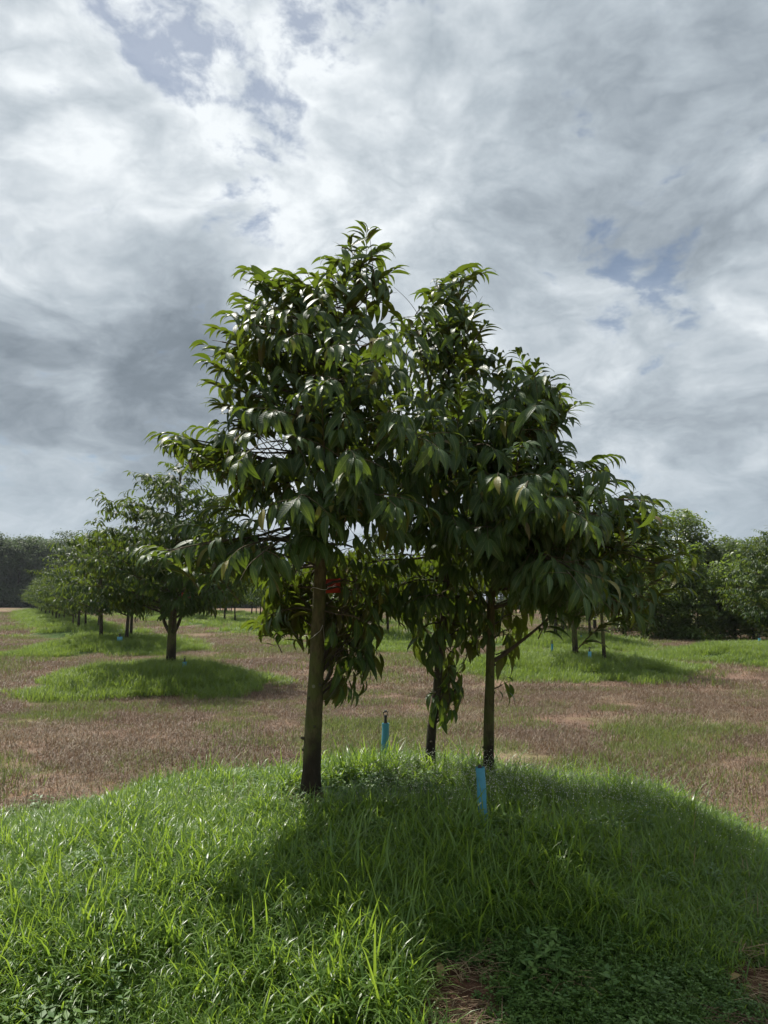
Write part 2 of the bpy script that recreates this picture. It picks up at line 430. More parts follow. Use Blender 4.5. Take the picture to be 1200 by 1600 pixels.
# ------------------------------------------------------------------ scattered cover (grass and weeds nobody could count)
def scatter(name, protos, pts, rot, scl, pick, label=None):
    me = bpy.data.meshes.new(name)
    n = len(pts)
    me.vertices.add(n); me.vertices.foreach_set('co', np.asarray(pts, float).ravel())
    a = me.attributes.new('rot', 'FLOAT_VECTOR', 'POINT'); a.data.foreach_set('vector', np.asarray(rot, np.float32).ravel())
    s3 = np.asarray(scl, np.float32); s3 = np.repeat(s3[:, None], 3, 1) if s3.ndim == 1 else s3
    a = me.attributes.new('scl', 'FLOAT_VECTOR', 'POINT'); a.data.foreach_set('vector', s3.ravel())
    a = me.attributes.new('pick', 'INT', 'POINT'); a.data.foreach_set('value', np.asarray(pick, np.int32))
    o = link(name, me, kind='stuff')
    if label: o['label'] = label; o['category'] = 'ground cover' 
    g = bpy.data.node_groups.new(name, 'GeometryNodeTree')
    g.interface.new_socket('Geometry', in_out='INPUT', socket_type='NodeSocketGeometry')
    g.interface.new_socket('Geometry', in_out='OUTPUT', socket_type='NodeSocketGeometry')
    N = g.nodes; L = g.links
    gi = N.new('NodeGroupInput'); go = N.new('NodeGroupOutput'); ip = N.new('GeometryNodeInstanceOnPoints'); jn = N.new('GeometryNodeJoinGeometry')
    for pm in reversed(protos):
        oi = N.new('GeometryNodeObjectInfo'); oi.inputs['Object'].default_value = bpy.data.objects.new(pm.name, pm)
        g2 = N.new('GeometryNodeGeometryToInstance'); L.new(oi.outputs['Geometry'], g2.inputs[0]); L.new(g2.outputs[0], jn.inputs[0])
    def na(nm, t):
        q_ = N.new('GeometryNodeInputNamedAttribute'); q_.data_type = t; q_.inputs['Name'].default_value = nm; return q_.outputs[0]
    er = N.new('FunctionNodeEulerToRotation'); L.new(na('rot', 'FLOAT_VECTOR'), er.inputs[0])
    L.new(gi.outputs[0], ip.inputs['Points']); L.new(jn.outputs[0], ip.inputs['Instance'])
    ip.inputs['Pick Instance'].default_value = True
    L.new(na('pick', 'INT'), ip.inputs['Instance Index']); L.new(er.outputs[0], ip.inputs['Rotation']); L.new(na('scl', 'FLOAT_VECTOR'), ip.inputs['Scale'])
    L.new(ip.outputs[0], go.inputs[0])
    md = o.modifiers.new('scatter', 'NODES'); md.node_group = g
    return o

def blades(mb, n, R0, h0, h1, w0, w1, seg=4, lean=.5, bend=.7, rs=None, tl=(0, 1)):
    """n grass blades rooted inside a disc of radius R0"""
    rs = rs or rg
    a = rs.uniform(0, 2 * np.pi, n); r = R0 * np.sqrt(rs.uniform(0, 1, n)); px = r * np.cos(a); py = r * np.sin(a)
    hd = rs.uniform(0, 2 * np.pi, n); h = rs.uniform(h0, h1, n); w = rs.uniform(w0, w1, n)
    ln = rs.uniform(.05, lean, n); bd = rs.uniform(.15, bend, n) * 1.6
    tw = rs.uniform(-.9, .9, n)
    V = np.zeros((n, 2 * seg + 1, 3)); ca, sa = np.cos(hd), np.sin(hd)
    x = np.zeros(n); z = np.zeros(n); ang = ln.copy()
    for k in range(seg + 1):
        t = k / seg
        wd = w * (1 - t ** 1.6) * (.75 + .5 * min(t * 3, 1) ) * .5
        pa = hd + np.pi / 2 + tw * t
        cxx = px + x * ca; cyy = py + x * sa
        if k < seg:
            V[:, 2 * k] = np.stack([cxx - np.cos(pa) * wd, cyy - np.sin(pa) * wd, z], -1)
            V[:, 2 * k + 1] = np.stack([cxx + np.cos(pa) * wd, cyy + np.sin(pa) * wd, z], -1)
            x = x + np.sin(ang) * h / seg; z = z + np.cos(ang) * h / seg; ang = ang + bd / seg * (1 + t)
        else: V[:, 2 * seg] = np.stack([cxx, cyy, z], -1)
    st = 2 * seg + 1
    base = np.arange(n)[:, None, None] * st
    qd = np.array([[2 * k, 2 * k + 1, 2 * k + 3, 2 * k + 2] for k in range(seg - 1)])
    T = np.repeat(rs.uniform(tl[0], tl[1], n), st)
    off = mb.n
    mb.add(V.reshape(-1, 3), (base + qd[None]).reshape(-1, 4), None, T)
    tri = np.array([[2 * seg - 2, 2 * seg - 1, 2 * seg]])
    mb.F.append((base + tri[None]).reshape(-1, 3) + off)

def small_leaf(mb, p, ax, nr, L, Wd, tint):
    ax = ax.normalized(); sd = ax.cross(nr).normalized(); up = sd.cross(ax)
    pts = [p, p + ax * L * .45 + sd * Wd * .5 + up * L * .06, p + ax * L + up * -L * .04, p + ax * L * .45 - sd * Wd * .5 + up * L * .06, p + ax * L * .5]
    mb.add([tuple(v) for v in pts], [(0, 1, 4), (4, 1, 2), (0, 4, 3), (4, 2, 3)], None, tint)

def weed_proto(name, mat, n, h, L, ratio, spread, r_):
    mb = MB()
    for i in range(n):
        a = r_.uniform(0, 6.28); rr = spread * math.sqrt(r_.random()); base = Vector((rr * math.cos(a), rr * math.sin(a), 0))
        hh = h * r_.uniform(.5, 1.15); d = Vector((r_.uniform(-.45, .45), r_.uniform(-.45, .45), 1)).normalized()
        top = base + d * hh
        mb.tube([base, base + d * hh * .5, top], [.0016, .0014, .001], 3, False, .4)
        t0 = r_.random(); off = r_.uniform(0, 6.28)
        k = 0; s = .35
        while s <= 1.001:
            pp = base + d * hh * s
            for e in range(2 if s < .95 else 4):
                an = off + e * (math.pi if s < .95 else math.pi / 2) + k * 1.57
                ax = Vector((math.cos(an), math.sin(an), r_.uniform(-.1, .55)))
                small_leaf(mb, pp, ax, Vector((0, 0, 1)), L * r_.uniform(.7, 1.2), L * ratio * r_.uniform(.8, 1.1), min(1, max(0, t0 * .6 + r_.uniform(0, .4))))
            s += .22; k += 1
    return mb.mesh(name, mat, False)

# green grass on the near mound
protos = []
for k in range(7):
    mb = MB(); tall = k < 4
    blades(mb, 32 if tall else 44, .07 if tall else .11, .07 if tall else .05, .27 if tall else .17, .004, .0095 if tall else .0065, 5, .8, 1.5)
    if k in (1, 3):   # broader, arching blades of a coarse grass
        blades(mb, 9, .05, .14, .29, .008, .014, 6, .95, 1.7, tl=(.3, 1))
    if k == 2: blades(mb, 6, .06, .12, .28, .003, .006, 5, .9, 1.2, tl=(.97, 1.0))
    protos.append(mb.mesh('grass_tuft', M['grass']))
mb = MB()
for i in range(16):    # flowering stalks with pale heads
    a = rnd.uniform(0, 6.28); r = rnd.uniform(0, .12); p = Vector((r * math.cos(a), r * math.sin(a), 0)); d = Vector((rnd.uniform(-.35, .35), rnd.uniform(-.35, .35), 1))
    h = rnd.uniform(.16, .28); mb.tube([p, p + d * h * .5, p + d * h + Vector((0, 0, -.01))], [.0012, .001, .0008], 3, False, .5)
stalk = mb.mesh('seed_stalk', M['grass'])
mb2 = MB(); rr_ = random.Random(5)
for i in range(14):
    a = rr_.uniform(0, 6.28); r = rr_.uniform(0, .2); c = Vector((r * math.cos(a), r * math.sin(a), rr_.uniform(.15, .25)))
    s = rr_.uniform(.0022, .0034)
    V = [c + Vector(v) * s for v in ((1, 0, 0), (-1, 0, 0), (0, 1, 0), (0, -1, 0), (0, 0, 1.2), (0, 0, -1.2))]
    mb2.add([tuple(v) for v in V], [(0, 2, 4), (2, 1, 4), (1, 3, 4), (3, 0, 4), (2, 0, 5), (1, 2, 5), (3, 1, 5), (0, 3, 5)], None, rr_.random())
heads = mb2.mesh('seed_heads', M['seed'])
protos += [stalk]

n = 21000
x = rg.uniform(-3.3, 3.2, n); y = rg.uniform(1.9, 7.3, n)
g = green(x, y); bb = bare(x, y)
# how tall it stands: lush in the middle and on the left, cropped low towards the lower right
mat_zone = smooth(1.25 - np.hypot((x - .78) / .60, (y - 2.95) / .42), 0, .5)
tree_zone = smooth(1.2 - np.hypot((x + .15) / .55, (y - 4.85) / .35), 0, .5)
lush = .55 + .75 * fbm(x, y, 1.5)
lush *= (1 - .72 * mat_zone) * (1 - .6 * tree_zone) * (.55 + .45 * smooth(1.1 - mound_r(MAIN, x, y), 0, .35))
keep = (rg.uniform(0, 1, n) < g * (1 - bb) * (.42 + .58 * fbm(x, y, 2.2) * 1.7) * (1 - .55 * mat_zone))
keep &= np.hypot(x + .46, y - 4.88) > .13
x, y, lush = x[keep], y[keep], lush[keep]
n = len(x)
pk = rg.integers(0, 4, n); sh = rg.uniform(0, 1, n) > smooth(fbm(x + 30, y, 1.2), .3, .6); pk = np.where(sh, rg.integers(4, 7, n), pk)
s = rg.uniform(.75, 1.2, n) * np.clip(lush, .3, 1.35)
tall = (rg.uniform(0, 1, n) < .10) & (pk < 4)
s = np.where(tall, s * 1.45, s)
scatter('green_grass', protos, np.stack([x, y, H(x, y) - .01], -1), np.stack([rg.uniform(-.15, .15, n), rg.uniform(-.15, .15, n), rg.uniform(0, 6.28, n)], -1),
        np.stack([s * .5 + .5, s * .5 + .5, s], -1), pk)

# dry blades among the green ones
db = []
for k in range(3):
    mb = MB(); blades(mb, 5, .06, .08, .21, .002, .005, 5, 1.1, 1.4); db.append(mb.mesh('dry_blades', M['straw']))
n = 1500
x = rg.uniform(-3, 3, n); y = rg.uniform(2.2, 7, n); kp = (green(x, y) > .3) & (rg.uniform(0, 1, n) < .12 + .8 * smooth(fbm(x - 3, y, 1.4), .5, .7)) & (np.hypot((x - .8) / .9, (y - 3.0) / .8) > 1)
x, y = x[kp], y[kp]; n = len(x)
scatter('dry_blades', db, np.stack([x, y, H(x, y)], -1), np.stack([np.zeros(n), np.zeros(n), rg.uniform(0, 6.28, n)], -1), rg.uniform(.6, 1.1, n), rg.integers(0, 3, n))

# broad-leaved weeds and creeping mat
wr = random.Random(11)
wp = [weed_proto('weed', M['weed'], 9, .16, .050, .5, .09, wr), weed_proto('weed', M['weed'], 11, .13, .040, .62, .11, wr),
      weed_proto('mat_weed', M['weed'], 26, .055, .020, .7, .13, wr), weed_proto('mat_weed', M['weed'], 30, .045, .016, .75, .14, wr)]
n = 9000
x = rg.uniform(-3, 2.6, n); y = rg.uniform(2.0, 6.6, n)
z1 = np.maximum(smooth(1.3 - np.hypot((x + 1.75) / .75, (y - 3.25) / .75), 0, .5), smooth(1.3 - np.hypot((x + .1) / .6, (y - 4.9) / .35), 0, .4))
z1 = np.maximum(z1, .10 * smooth(fbm(x, y, .9), .5, .62))
z2 = smooth(1.25 - np.hypot((x - .80) / .70, (y - 3.0) / .58), 0, .4)
z2 = np.maximum(z2, .16 * smooth(fbm(x + 9, y, 1.3), .48, .6))
u = rg.uniform(0, 1, n); gg = green(x, y) * (1 - bare(x, y))
big = (u < z1 * .42) & (gg > .3); low = ~big & (u < z2) & (gg > .3)
pk = np.where(big, rg.integers(0, 2, n), rg.integers(2, 4, n)); kp = big | low
x, y, pk = x[kp], y[kp], pk[kp]; n = len(x)
scatter('broadleaf_weeds', wp, np.stack([x, y, H(x, y) - .005], -1), np.stack([np.zeros(n), np.zeros(n), rg.uniform(0, 6.28, n)], -1), rg.uniform(.5, 1.0, n), pk)
# pale seed heads under the two thinner trees
n = 420
x = rg.normal(.75, .75, n); y = rg.normal(4.95, .42, n)
kp = (green(x, y) > .6) & (x > -.1) & (x < 2.3) & (y < 5.9) & (y > 4.0)
x, y = x[kp], y[kp]; n = len(x)
scatter('seed_heads', [heads], np.stack([x, y, H(x, y)], -1), np.stack([np.zeros(n), np.zeros(n), rg.uniform(0, 6.28, n)], -1), rg.uniform(.7, 1.1, n), np.zeros(n, int))

# dead brown cover between the mounds, olive weeds mixed in, and grass on the further mounds
dp = []
for k in range(3):
    mb = MB(); blades(mb, 300, .32, .02, .085, .003, .0065, 3, 1.25, 1.3); dp.append(mb.mesh('dead_cover', M['dead']))
for k in range(2):
    mb = MB(); blades(mb, 260, .32, .03, .10, .003, .007, 2, .9, .9); dp.append(mb.mesh('olive_cover', M['olive_grass']))
mb = MB(); blades(mb, 150, .30, .04, .12, .002, .0042, 3, 1.35, 1.4); dp.append(mb.mesh('straw_cover', M['straw']))
def wedge(n, y0, y1, pad=.6):
    y = np.sqrt(rg.uniform(y0 ** 2, y1 ** 2, n)); x = rg.uniform(-1, 1, n) * (y * .53 + pad); return x, y
def dead_field(n, y0, y1, sc, name):
    x, y = wedge(n, y0, y1)
    g = green(x, y); ba = bare(x, y); ol = olive(x, y)
    kp = (rg.uniform(0, 1, n) > np.maximum(g, ba * .7)) & (fbm(x + 5, y, 1.1) + rg.uniform(-.2, .2, n) > .33)
    x, y, ol = x[kp], y[kp], ol[kp]; n = len(x)
    u = rg.uniform(0, 1, n)
    pk = np.where(u < .08 + ol * .62, rg.integers(3, 5, n), rg.integers(0, 3, n)); pk = np.where(rg.uniform(0, 1, n) < .05 + .28 * smooth(fbm(x - 7, y + 3, .7), .48, .62), 5, pk)
    s = rg.uniform(.7, 1.25, n) * sc * (.55 + .9 * vnoise(x, y, 2.6))
    scatter(name, dp, np.stack([x, y, H(x, y) - .004], -1), np.stack([np.zeros(n), np.zeros(n), rg.uniform(0, 6.28, n)], -1), np.stack([s, s, s * (1.0 + .25 * rg.uniform(-1, 1, n))], -1), pk)
dead_field(3600, 2.6, 14, 1., 'dry_grass')
dead_field(5200, 14, 34, 1.5, 'dry_grass')
dead_field(5200, 34, 95, 3.0, 'dry_grass')

fp = []
for k in range(4):
    mb = MB(); blades(mb, 240, .28, .07, .24, .005, .010, 3, .6, .9); fp.append(mb.mesh('mound_grass_patch', M['grass_far']))
def mound_grass(n, y0, y1, sc, name):
    x, y = wedge(n, y0, y1, 1.5)
    g = green(x, y) * (mound_r(MAIN, x, y) > 1.0)
    kp = rg.uniform(0, 1, n) < g * (.5 + .7 * fbm(x, y, .8))
    x, y = x[kp], y[kp]; n = len(x); s = rg.uniform(.65, 1.1, n) * sc * (.6 + .8 * fbm(x, y, .9))
    scatter(name, fp, np.stack([x, y, H(x, y) - .01], -1), np.stack([np.zeros(n), np.zeros(n), rg.uniform(0, 6.28, n)], -1), np.stack([np.full(n, sc), np.full(n, sc), s], -1), rg.integers(0, 4, n))
mound_grass(9000, 6.5, 26, 1., 'mound_grass')
mound_grass(9000, 26, 100, 1.7, 'mound_grass')

# litter in the two trodden patches
mb = MB(); ps = []
lp = []
for k in range(3):
    mb = MB(); r_ = random.Random(k)
    for i in range(40):
        a = r_.uniform(0, 6.28); p = Vector((r_.uniform(-.1, .1), r_.uniform(-.1, .1), r_.uniform(.004, .03)))
        d = Vector((math.cos(a), math.sin(a), r_.uniform(-.12, .3))) * r_.uniform(.03, .12)
        mb.tube([p, p + d * .5 + Vector((0, 0, .006)), p + d], [.0012, .001, .0006], 3, False, r_.random())
    lp.append(mb.mesh('straw_litter', M['straw'] if k else M['dead']))
n = 700
x = rg.uniform(-.8, 2.1, n); y = rg.uniform(2.3, 5.0, n); kp = rg.uniform(0, 1, n) < bare(x, y) * 1.2 + .02
x, y = x[kp], y[kp]; n = len(x)
scatter('straw_litter', lp, np.stack([x, y, H(x, y)], -1), np.stack([np.zeros(n), np.zeros(n), rg.uniform(0, 6.28, n)], -1), rg.uniform(.6, 1.2, n), rg.integers(0, 3, n))

# ------------------------------------------------------------------ durian trees
def leaf_shape(hi, fold, arch, wid, twist=0.):
    """one leaf of unit length along +Y, upper face +Z; returns verts, faces, uv"""
    T = [0, .09, .2, .36, .52, .68, .83, .93, 1.0] if hi else [0, .1, .4, .75, 1.0]
    def wd(t):
        if t <= .09: return .012
        s_ = (t - .09) / .91
        return max(.0, wid * .5 * (math.sin(math.pi * s_ ** .82) ** .80) * (1 - .45 * s_ ** 2.5)) if s_ < 1 else 0
    V = []; U = []; F = []
    z = 0; y = 0; ang = .35 * arch
    for i, t in enumerate(T):
        if i:
            d = t - T[i - 1]; y += math.cos(ang) * d; z += math.sin(ang) * d; ang -= arch * d * 1.9
        w = wd(t); tw = twist * t
        ridge = w * math.tan(fold)
        if i in (0,): V.append((0, y, z)); U.append((0, t)); continue
        if i == len(T) - 1: V.append((0, y, z)); U.append((0, t)); continue
        c, s_ = math.cos(tw), math.sin(tw)
        V += [(-w * c, y, z + ridge - w * s_), (0, y, z), (w * c, y, z + ridge + w * s_)]; U += [(-1, t), (0, t), (1, t)]
    k = len(T) - 2
    tris = [(0, 2, 1), (0, 3, 2)]; quads = []
    for i in range(k - 1):
        a = 1 + 3 * i; quads += [(a, a + 1, a + 4, a + 3), (a + 1, a + 2, a + 5, a + 4)]
    a = 1 + 3 * (k - 1); tip = len(V) - 1
    tris += [(a, a + 1, tip), (a + 1, a + 2, tip)]
    return np.array(V), np.array(quads), np.array(tris), np.array(U)

LV_HI = [leaf_shape(True, R(f), a, w, t) for f, a, w, t in ((14, .55, .265, .1), (26, .9, .24, -.2), (9, .35, .28, .15), (20, 1.2, .25, .3), (32, .6, .265, -.3), (12, 1.0, .27, 0))]
LV_LO = [leaf_shape(False, R(f), a, w) for f, a, w in ((14, .6, .29), (26, 1.0, .27), (9, .4, .31))]

def leaf_basis(ax, ref):
    y = ax.normalized(); z = ref - y * ref.dot(y)
    if z.length < 1e-3: z = Vector((1, 0, 0)) - y * y.x
    z.normalize(); x = y.cross(z)
    return x, y, z

def join_leaves(leaves, shapes):
    mb = MB()
    by = {}
    for lf in leaves: by.setdefault(lf[4] % len(shapes), []).append(lf)
    for k, ls in by.items():
        V, Q, T, U = shapes[k]
        A = np.array([[list(x), list(y), list(z)] for (_, x, y, z) in [(l[0], *leaf_basis(l[1], l[2])) for l in ls]])   # n,3,3 rows = axes
        P_ = np.array([list(l[0]) for l in ls]); Ln = np.array([l[3] for l in ls])
        vv = np.einsum('vk,nkj->nvj', V, A) * Ln[:, None, None] + P_[:, None, :]
        n, m = len(ls), len(V)
        base = (np.arange(n) * m)[:, None, None]
        off = mb.n
        tint = np.repeat(np.array([l[5] for l in ls]), m)
        mb.add(vv.reshape(-1, 3), (base + Q[None]).reshape(-1, 4), np.tile(U, (n, 1)), tint)
        mb.F.append((base + T[None]).reshape(-1, 3) + off)
    return mb

OUT = [(565,348),(604,398),(628,440),(628,484),(650,498),(652,452),(700,416),(758,412),(762,440),(752,470),(762,545),(866,582),(882,606),(908,628),(884,690),(892,722),(962,704),(980,758),(1034,776),(1048,822),(1088,890),(1086,905),
  (1042,915),(1006,996),(960,960),(905,955),(880,975),(840,940),(822,985),(812,1050),(800,1105),(778,1100),(772,1010),(752,1012),(728,1046),(724,1100),(700,1136),(668,1130),(662,1060),(640,1016),(612,955),(594,965),(597,1062),(575,1090),(550,1112),(505,1108),
  (478,1000),(440,1020),(410,1012),(405,960),(432,890),(380,915),(330,900),(232,888),(212,852),(275,806),(338,796),(322,758),(275,736),(236,700),(240,670),(292,662),(320,682),(352,655),(328,642),(334,602),(312,548),(318,534),(352,524),(352,488),(382,474),(374,440),(376,418),(400,414),(462,432),(492,428),(516,404)]
def pix(p):
    d = p - Vector((0, 0, CAM_Z)); c, s = math.cos(PITCH), math.sin(PITCH); f = d.y * c + d.z * s
    return 600 + FPX * d.x / f, 800 - FPX * (-d.y * s + d.z * c) / f
def inside(x, y):
    n = len(OUT); k = False
    for i in range(n):
        x0, y0 = OUT[i]; x1, y1 = OUT[i - 1]
        if (y0 > y) != (y1 > y) and x < (x1 - x0) * (y - y0) / (y1 - y0) + x0: k = not k
    return k
def prune(tr, rr):
    """cut leaves and twig ends back to the crown's own uneven shape"""
    def ok(p, j=7):
        x, y = pix(p); x += rr.uniform(-j, j); y += rr.uniform(-j, j)
        e = 15 if y < 880 else 4
        return inside(x - e, y) and inside(x + e, y) and inside(x, y - e) and inside(x, y + e)
    tr.leaves = [l for l in tr.leaves if ok(l[0] + l[1].normalized() * l[3] * .55)]
    def cut(pts):
        n = len(pts)
        while n > 1 and not inside(*pix(pts[n - 1])): n -= 1
        return n
    tw = []
    for pts, r0 in tr.twigs:
        if not inside(*pix(pts[0])): continue
        n = cut(pts)
        if n > 2: tw.append((pts[:n], r0))
    tr.twigs = tw
    lb = []
    for pts, rad in tr.limbs:
        n = cut(pts)
        if n > 2: lb.append((pts[:n], rad[:n - 1] + [rad[-1]]))
    tr.limbs = lb

class Tree:
    """grows limbs, twigs and drooping two-ranked leaves from a stem"""
    def __init__(s, seed, llen=.182):
        s.r = random.Random(seed); s.limbs = []; s.twigs = []; s.leaves = []; s.llen = llen; s.axis = None
    def leafy_twig(s, p, d, L, droop=1., gap=.036, hang=1.):
        r = s.r; d = d.normalized(); n = max(4, int(L / gap)); pts = [p.copy()]; q_ = p.copy()
        side0 = Vector((0, 0, 1)).cross(d)
        if side0.length < .1: side0 = Vector((1, 0, 0))
        side0.normalize()
        for i in range(n):
            t = i / n
            d = (d + Vector((0, 0, -.045 * droop * (.5 + t * 1.3))) + Vector((r.gauss(0, .03), r.gauss(0, .03), r.gauss(0, .02)))).normalized()
            q_ = q_ + d * (L / n); pts.append(q_.copy())
            side = Vector((0, 0, 1)).cross(d)
            side = side.normalized() if side.length > .15 else side0
            if t < .12: continue
            sg = 1 if i % 2 else -1
            up = Vector((0, 0, 1))
            hg = hang * (.70 + .55 * (1 - t)) * r.uniform(.65, 1.35)
            ax = d * r.uniform(.35, .75) + side * sg * r.uniform(.5, .95) - up * hg
            out = (q_ - s.axis_at(q_.z)); out.z = 0
            out = out.normalized() if out.length > .05 else d
            ref = up * .75 + out * .55 + Vector((r.gauss(0, .28), r.gauss(0, .28), r.gauss(0, .2)))
            Ln = s.llen * r.uniform(.58, 1.22) * (1 - .28 * max(0, t - .75) / .25)
            s.leaves.append((q_.copy(), ax, ref, Ln, r.randrange(6), r.random()))
        # terminal leaf
        s.leaves.append((q_.copy(), d - Vector((0, 0, .25 * hang)), Vector((0, 0, 1)) + Vector((r.gauss(0, .2), r.gauss(0, .2), 0)), s.llen * r.uniform(.6, .95), r.randrange(6), r.random()))
        s.twigs.append((pts, .0035 if L > .3 else .0026))
    def axis_at(s, z):
        a = s.axis
        for i in range(len(a) - 1):
            if a[i + 1].z >= z: 
                t = (z - a[i].z) / max(1e-5, a[i + 1].z - a[i].z); return a[i].lerp(a[i + 1], min(1, max(0, t)))
        return a[-1].copy()
    def limb(s, p0, p2, r0, lift=.12, start=.25, gap=.085, tl=(.20, .42), droop=1., hang=1., gapl=.036, nmax=99):
        r = s.r; L = (p2 - p0).length
        mid = p0.lerp(p2, .5) + Vector((r.gauss(0, .04), r.gauss(0, .04), lift * L))
        n = max(6, int(L / .1)); pts = bez(p0, mid, p2, n + 1)
        for i in range(1, n): pts[i] = pts[i] + Vector((r.gauss(0, .006), r.gauss(0, .006), r.gauss(0, .006)))
        s.limbs.append((pts, [max(.0045, r0 * (1 - i / n) ** .85) for i in range(n + 1)]))
        t = start; k = r.randrange(2); c = 0
        while t < .99 and c < nmax:
            i = min(n - 1, int(t * n)); p = pts[i].lerp(pts[i + 1], t * n - i); d = (pts[i + 1] - pts[i]).normalized()
            side = Vector((0, 0, 1)).cross(d)
            if side.length < .2: side = Vector((math.cos(k * 2.4), math.sin(k * 2.4), 0))
            side.normalize(); an = r.uniform(-.7, .9); up = side.cross(d) * -1
            if up.z < 0: up = -up
            sg = 1 if k % 2 else -1
            dd = d * r.uniform(.35, .9) + side * sg * math.cos(an) + up * math.sin(an) * .8
            s.leafy_twig(p, dd, r.uniform(*tl) * (1.1 - .45 * t), droop, gapl, hang)
            t += gap / L * r.uniform(.7, 1.4); k += 1; c += 1
        s.leafy_twig(pts[-1], pts[-1] - pts[-2], r.uniform(*tl) * .9, droop, gapl, hang)

def cull_inside(tr, f): tr.leaves = [l for l in tr.leaves if f(l)]

MESH_LEAF = []
for V, Q, T, U in LV_HI:
    mb = MB(); mb.add(V, Q, U, .3); mb.F.append(T); MESH_LEAF.append(mb.mesh('leaf', M['leaf']))
MESH_LEAF_LO = []
for V, Q, T, U in LV_LO:
    mb = MB(); mb.add(V, Q, U, .3); mb.F.append(T); MESH_LEAF_LO.append(mb.mesh('leaf', M['leaf_far']))

def emit_tree(root, tr, trunk_pts, trunk_rad, bark_m, hi=True, pieces=300, bvh=None):
    """parts: trunk, branch (each), twigs, leaf (those that show largest), foliage (the rest)"""
    inv = Matrix.Translation(-root.location)
    o0 = root.location
    rel = lambda pts: [p - o0 for p in pts]
    mb = MB(); mb.tube(rel(trunk_pts), trunk_rad, 14 if hi else 8, True, .5, .035 if hi else 0, 3)
    link('trunk', mb.mesh('trunk', bark_m), root)
    for pts, rad in tr.limbs:
        mb = MB(); mb.tube(rel(pts), rad, 7 if hi else 5, True, .5, .05, 1)
        link('branch', mb.mesh('branch', M['bark3']), root)
    mb = MB()
    for pts, r0 in tr.twigs:
        mb.tube(rel(pts), [r0 * (1 - .6 * i / len(pts)) for i in range(len(pts))], 3, False, .5)
    link('twigs', mb.mesh('twigs', M['twig']), root, 'stuff')
    leaves = tr.leaves
    mat = M['leaf'] if hi else M['leaf_far']; shapes = LV_HI if hi else LV_LO; lm = MESH_LEAF if hi else MESH_LEAF_LO
    # choose the leaves that show largest from the camera
    C = Vector((0, 0, CAM_Z)); sc = []
    for i, l in enumerate(leaves):
        x, y, z = leaf_basis(l[1], l[2]); c = l[0] + y * l[3] * .5 ; d = c - C; dist = d.length; d.normalize()
        vis = 0
        if bvh is not None:
            for f in (.3, .55, .8):
                cc = l[0] + y * l[3] * f; dd = cc - C; dl = dd.length; hit = bvh.ray_cast(C, dd / dl, dl - .03)
                vis += hit[0] is None
        else: vis = 1
        # leaves outside the frame are of no use as pieces
        sc.append(((vis + .01) * l[3] ** 2 / dist ** 2 * (abs(z.dot(d)) + .15) * (1.3 if d.y > 0 else 0), i))
    sc.sort(reverse=True)
    top = set(i for _, i in sc[:pieces])
    rest = [l for i, l in enumerate(leaves) if i not in top]
    for i in sorted(top):
        l = leaves[i]; x, y, z = leaf_basis(l[1], l[2])
        o = link('leaf', lm[l[4] % len(lm)], root)
        p = l[0] - o0; L = l[3]
        o.matrix_local = Matrix(((x.x * L, y.x * L, z.x * L, p.x), (x.y * L, y.y * L, z.y * L, p.y), (x.z * L, y.z * L, z.z * L, p.z), (0, 0, 0, 1)))
    if rest:
        mb = join_leaves([(l[0] - o0, *l[1:]) for l in rest], shapes)
        link('foliage', mb.mesh('foliage', mat), root, 'stuff')

def stem(px_pts, Y0, Y1=None):
    n = len(px_pts); Y1 = Y0 if Y1 is None else Y1
    return [at(px, py, Y0 + (Y1 - Y0) * i / (n - 1)) for i, (px, py) in enumerate(px_pts)]

def resample(pts, n):
    P_ = np.array([list(p) for p in pts]); d = np.r_[0, np.cumsum(np.linalg.norm(np.diff(P_, axis=0), axis=1))]
    t = np.linspace(0, d[-1], n); return [Vector([np.interp(q_, d, P_[:, k]) for k in range(3)]) for q_ in t]

near = []
# tree 1: the tall one, mossy trunk
T1 = stem([(485, 1240), (489, 1150), (495, 1030), (500, 900), (507, 800), (520, 700), (535, 600), (550, 500), (562, 430), (566, 385)], 4.88, 4.75)
T1 = resample(T1, 26)
t1 = Tree(21); t1.axis = T1
def pt(tr, py):   # the point of the stem at photo height py
    best = min(tr.axis, key=lambda p: abs(py_of(p) - py)); return best.copy()
def py_of(p):
    d = p - Vector((0, 0, CAM_Z)); c, s = math.cos(PITCH), math.sin(PITCH)
    return 800 - FPX * (-d.y * s + d.z * c) / (d.y * c + d.z * s)
def dense_limb(tr, sy, px, py, Y_, r0, lf, hg):
    """a limb, and a lesser one that leaves the stem nearby and ends short of it"""
    hg = max(hg, .8); r = tr.r
    tip = at(px, py, Y_); p0 = pt(tr, sy)
    tip = p0.lerp(tip, max(.35, 1 - .07 / (tip - p0).length))      # the end twig reaches on to the tip itself
    tr.limb(p0, tip, r0, lf, .25, .070, hang=hg, droop=.5 + hg * .5, gapl=.031)
    p1 = pt(tr, sy + r.uniform(-35, 35)); tip2 = p1.lerp(tip, r.uniform(.62, .82)) + Vector((r.uniform(-.16, .16), r.uniform(-.45, .45), r.uniform(-.16, .10)))
    tr.limb(p1, tip2, r0 * .7, lf, .34, .088, hang=hg, droop=.5 + hg * .5, gapl=.031)
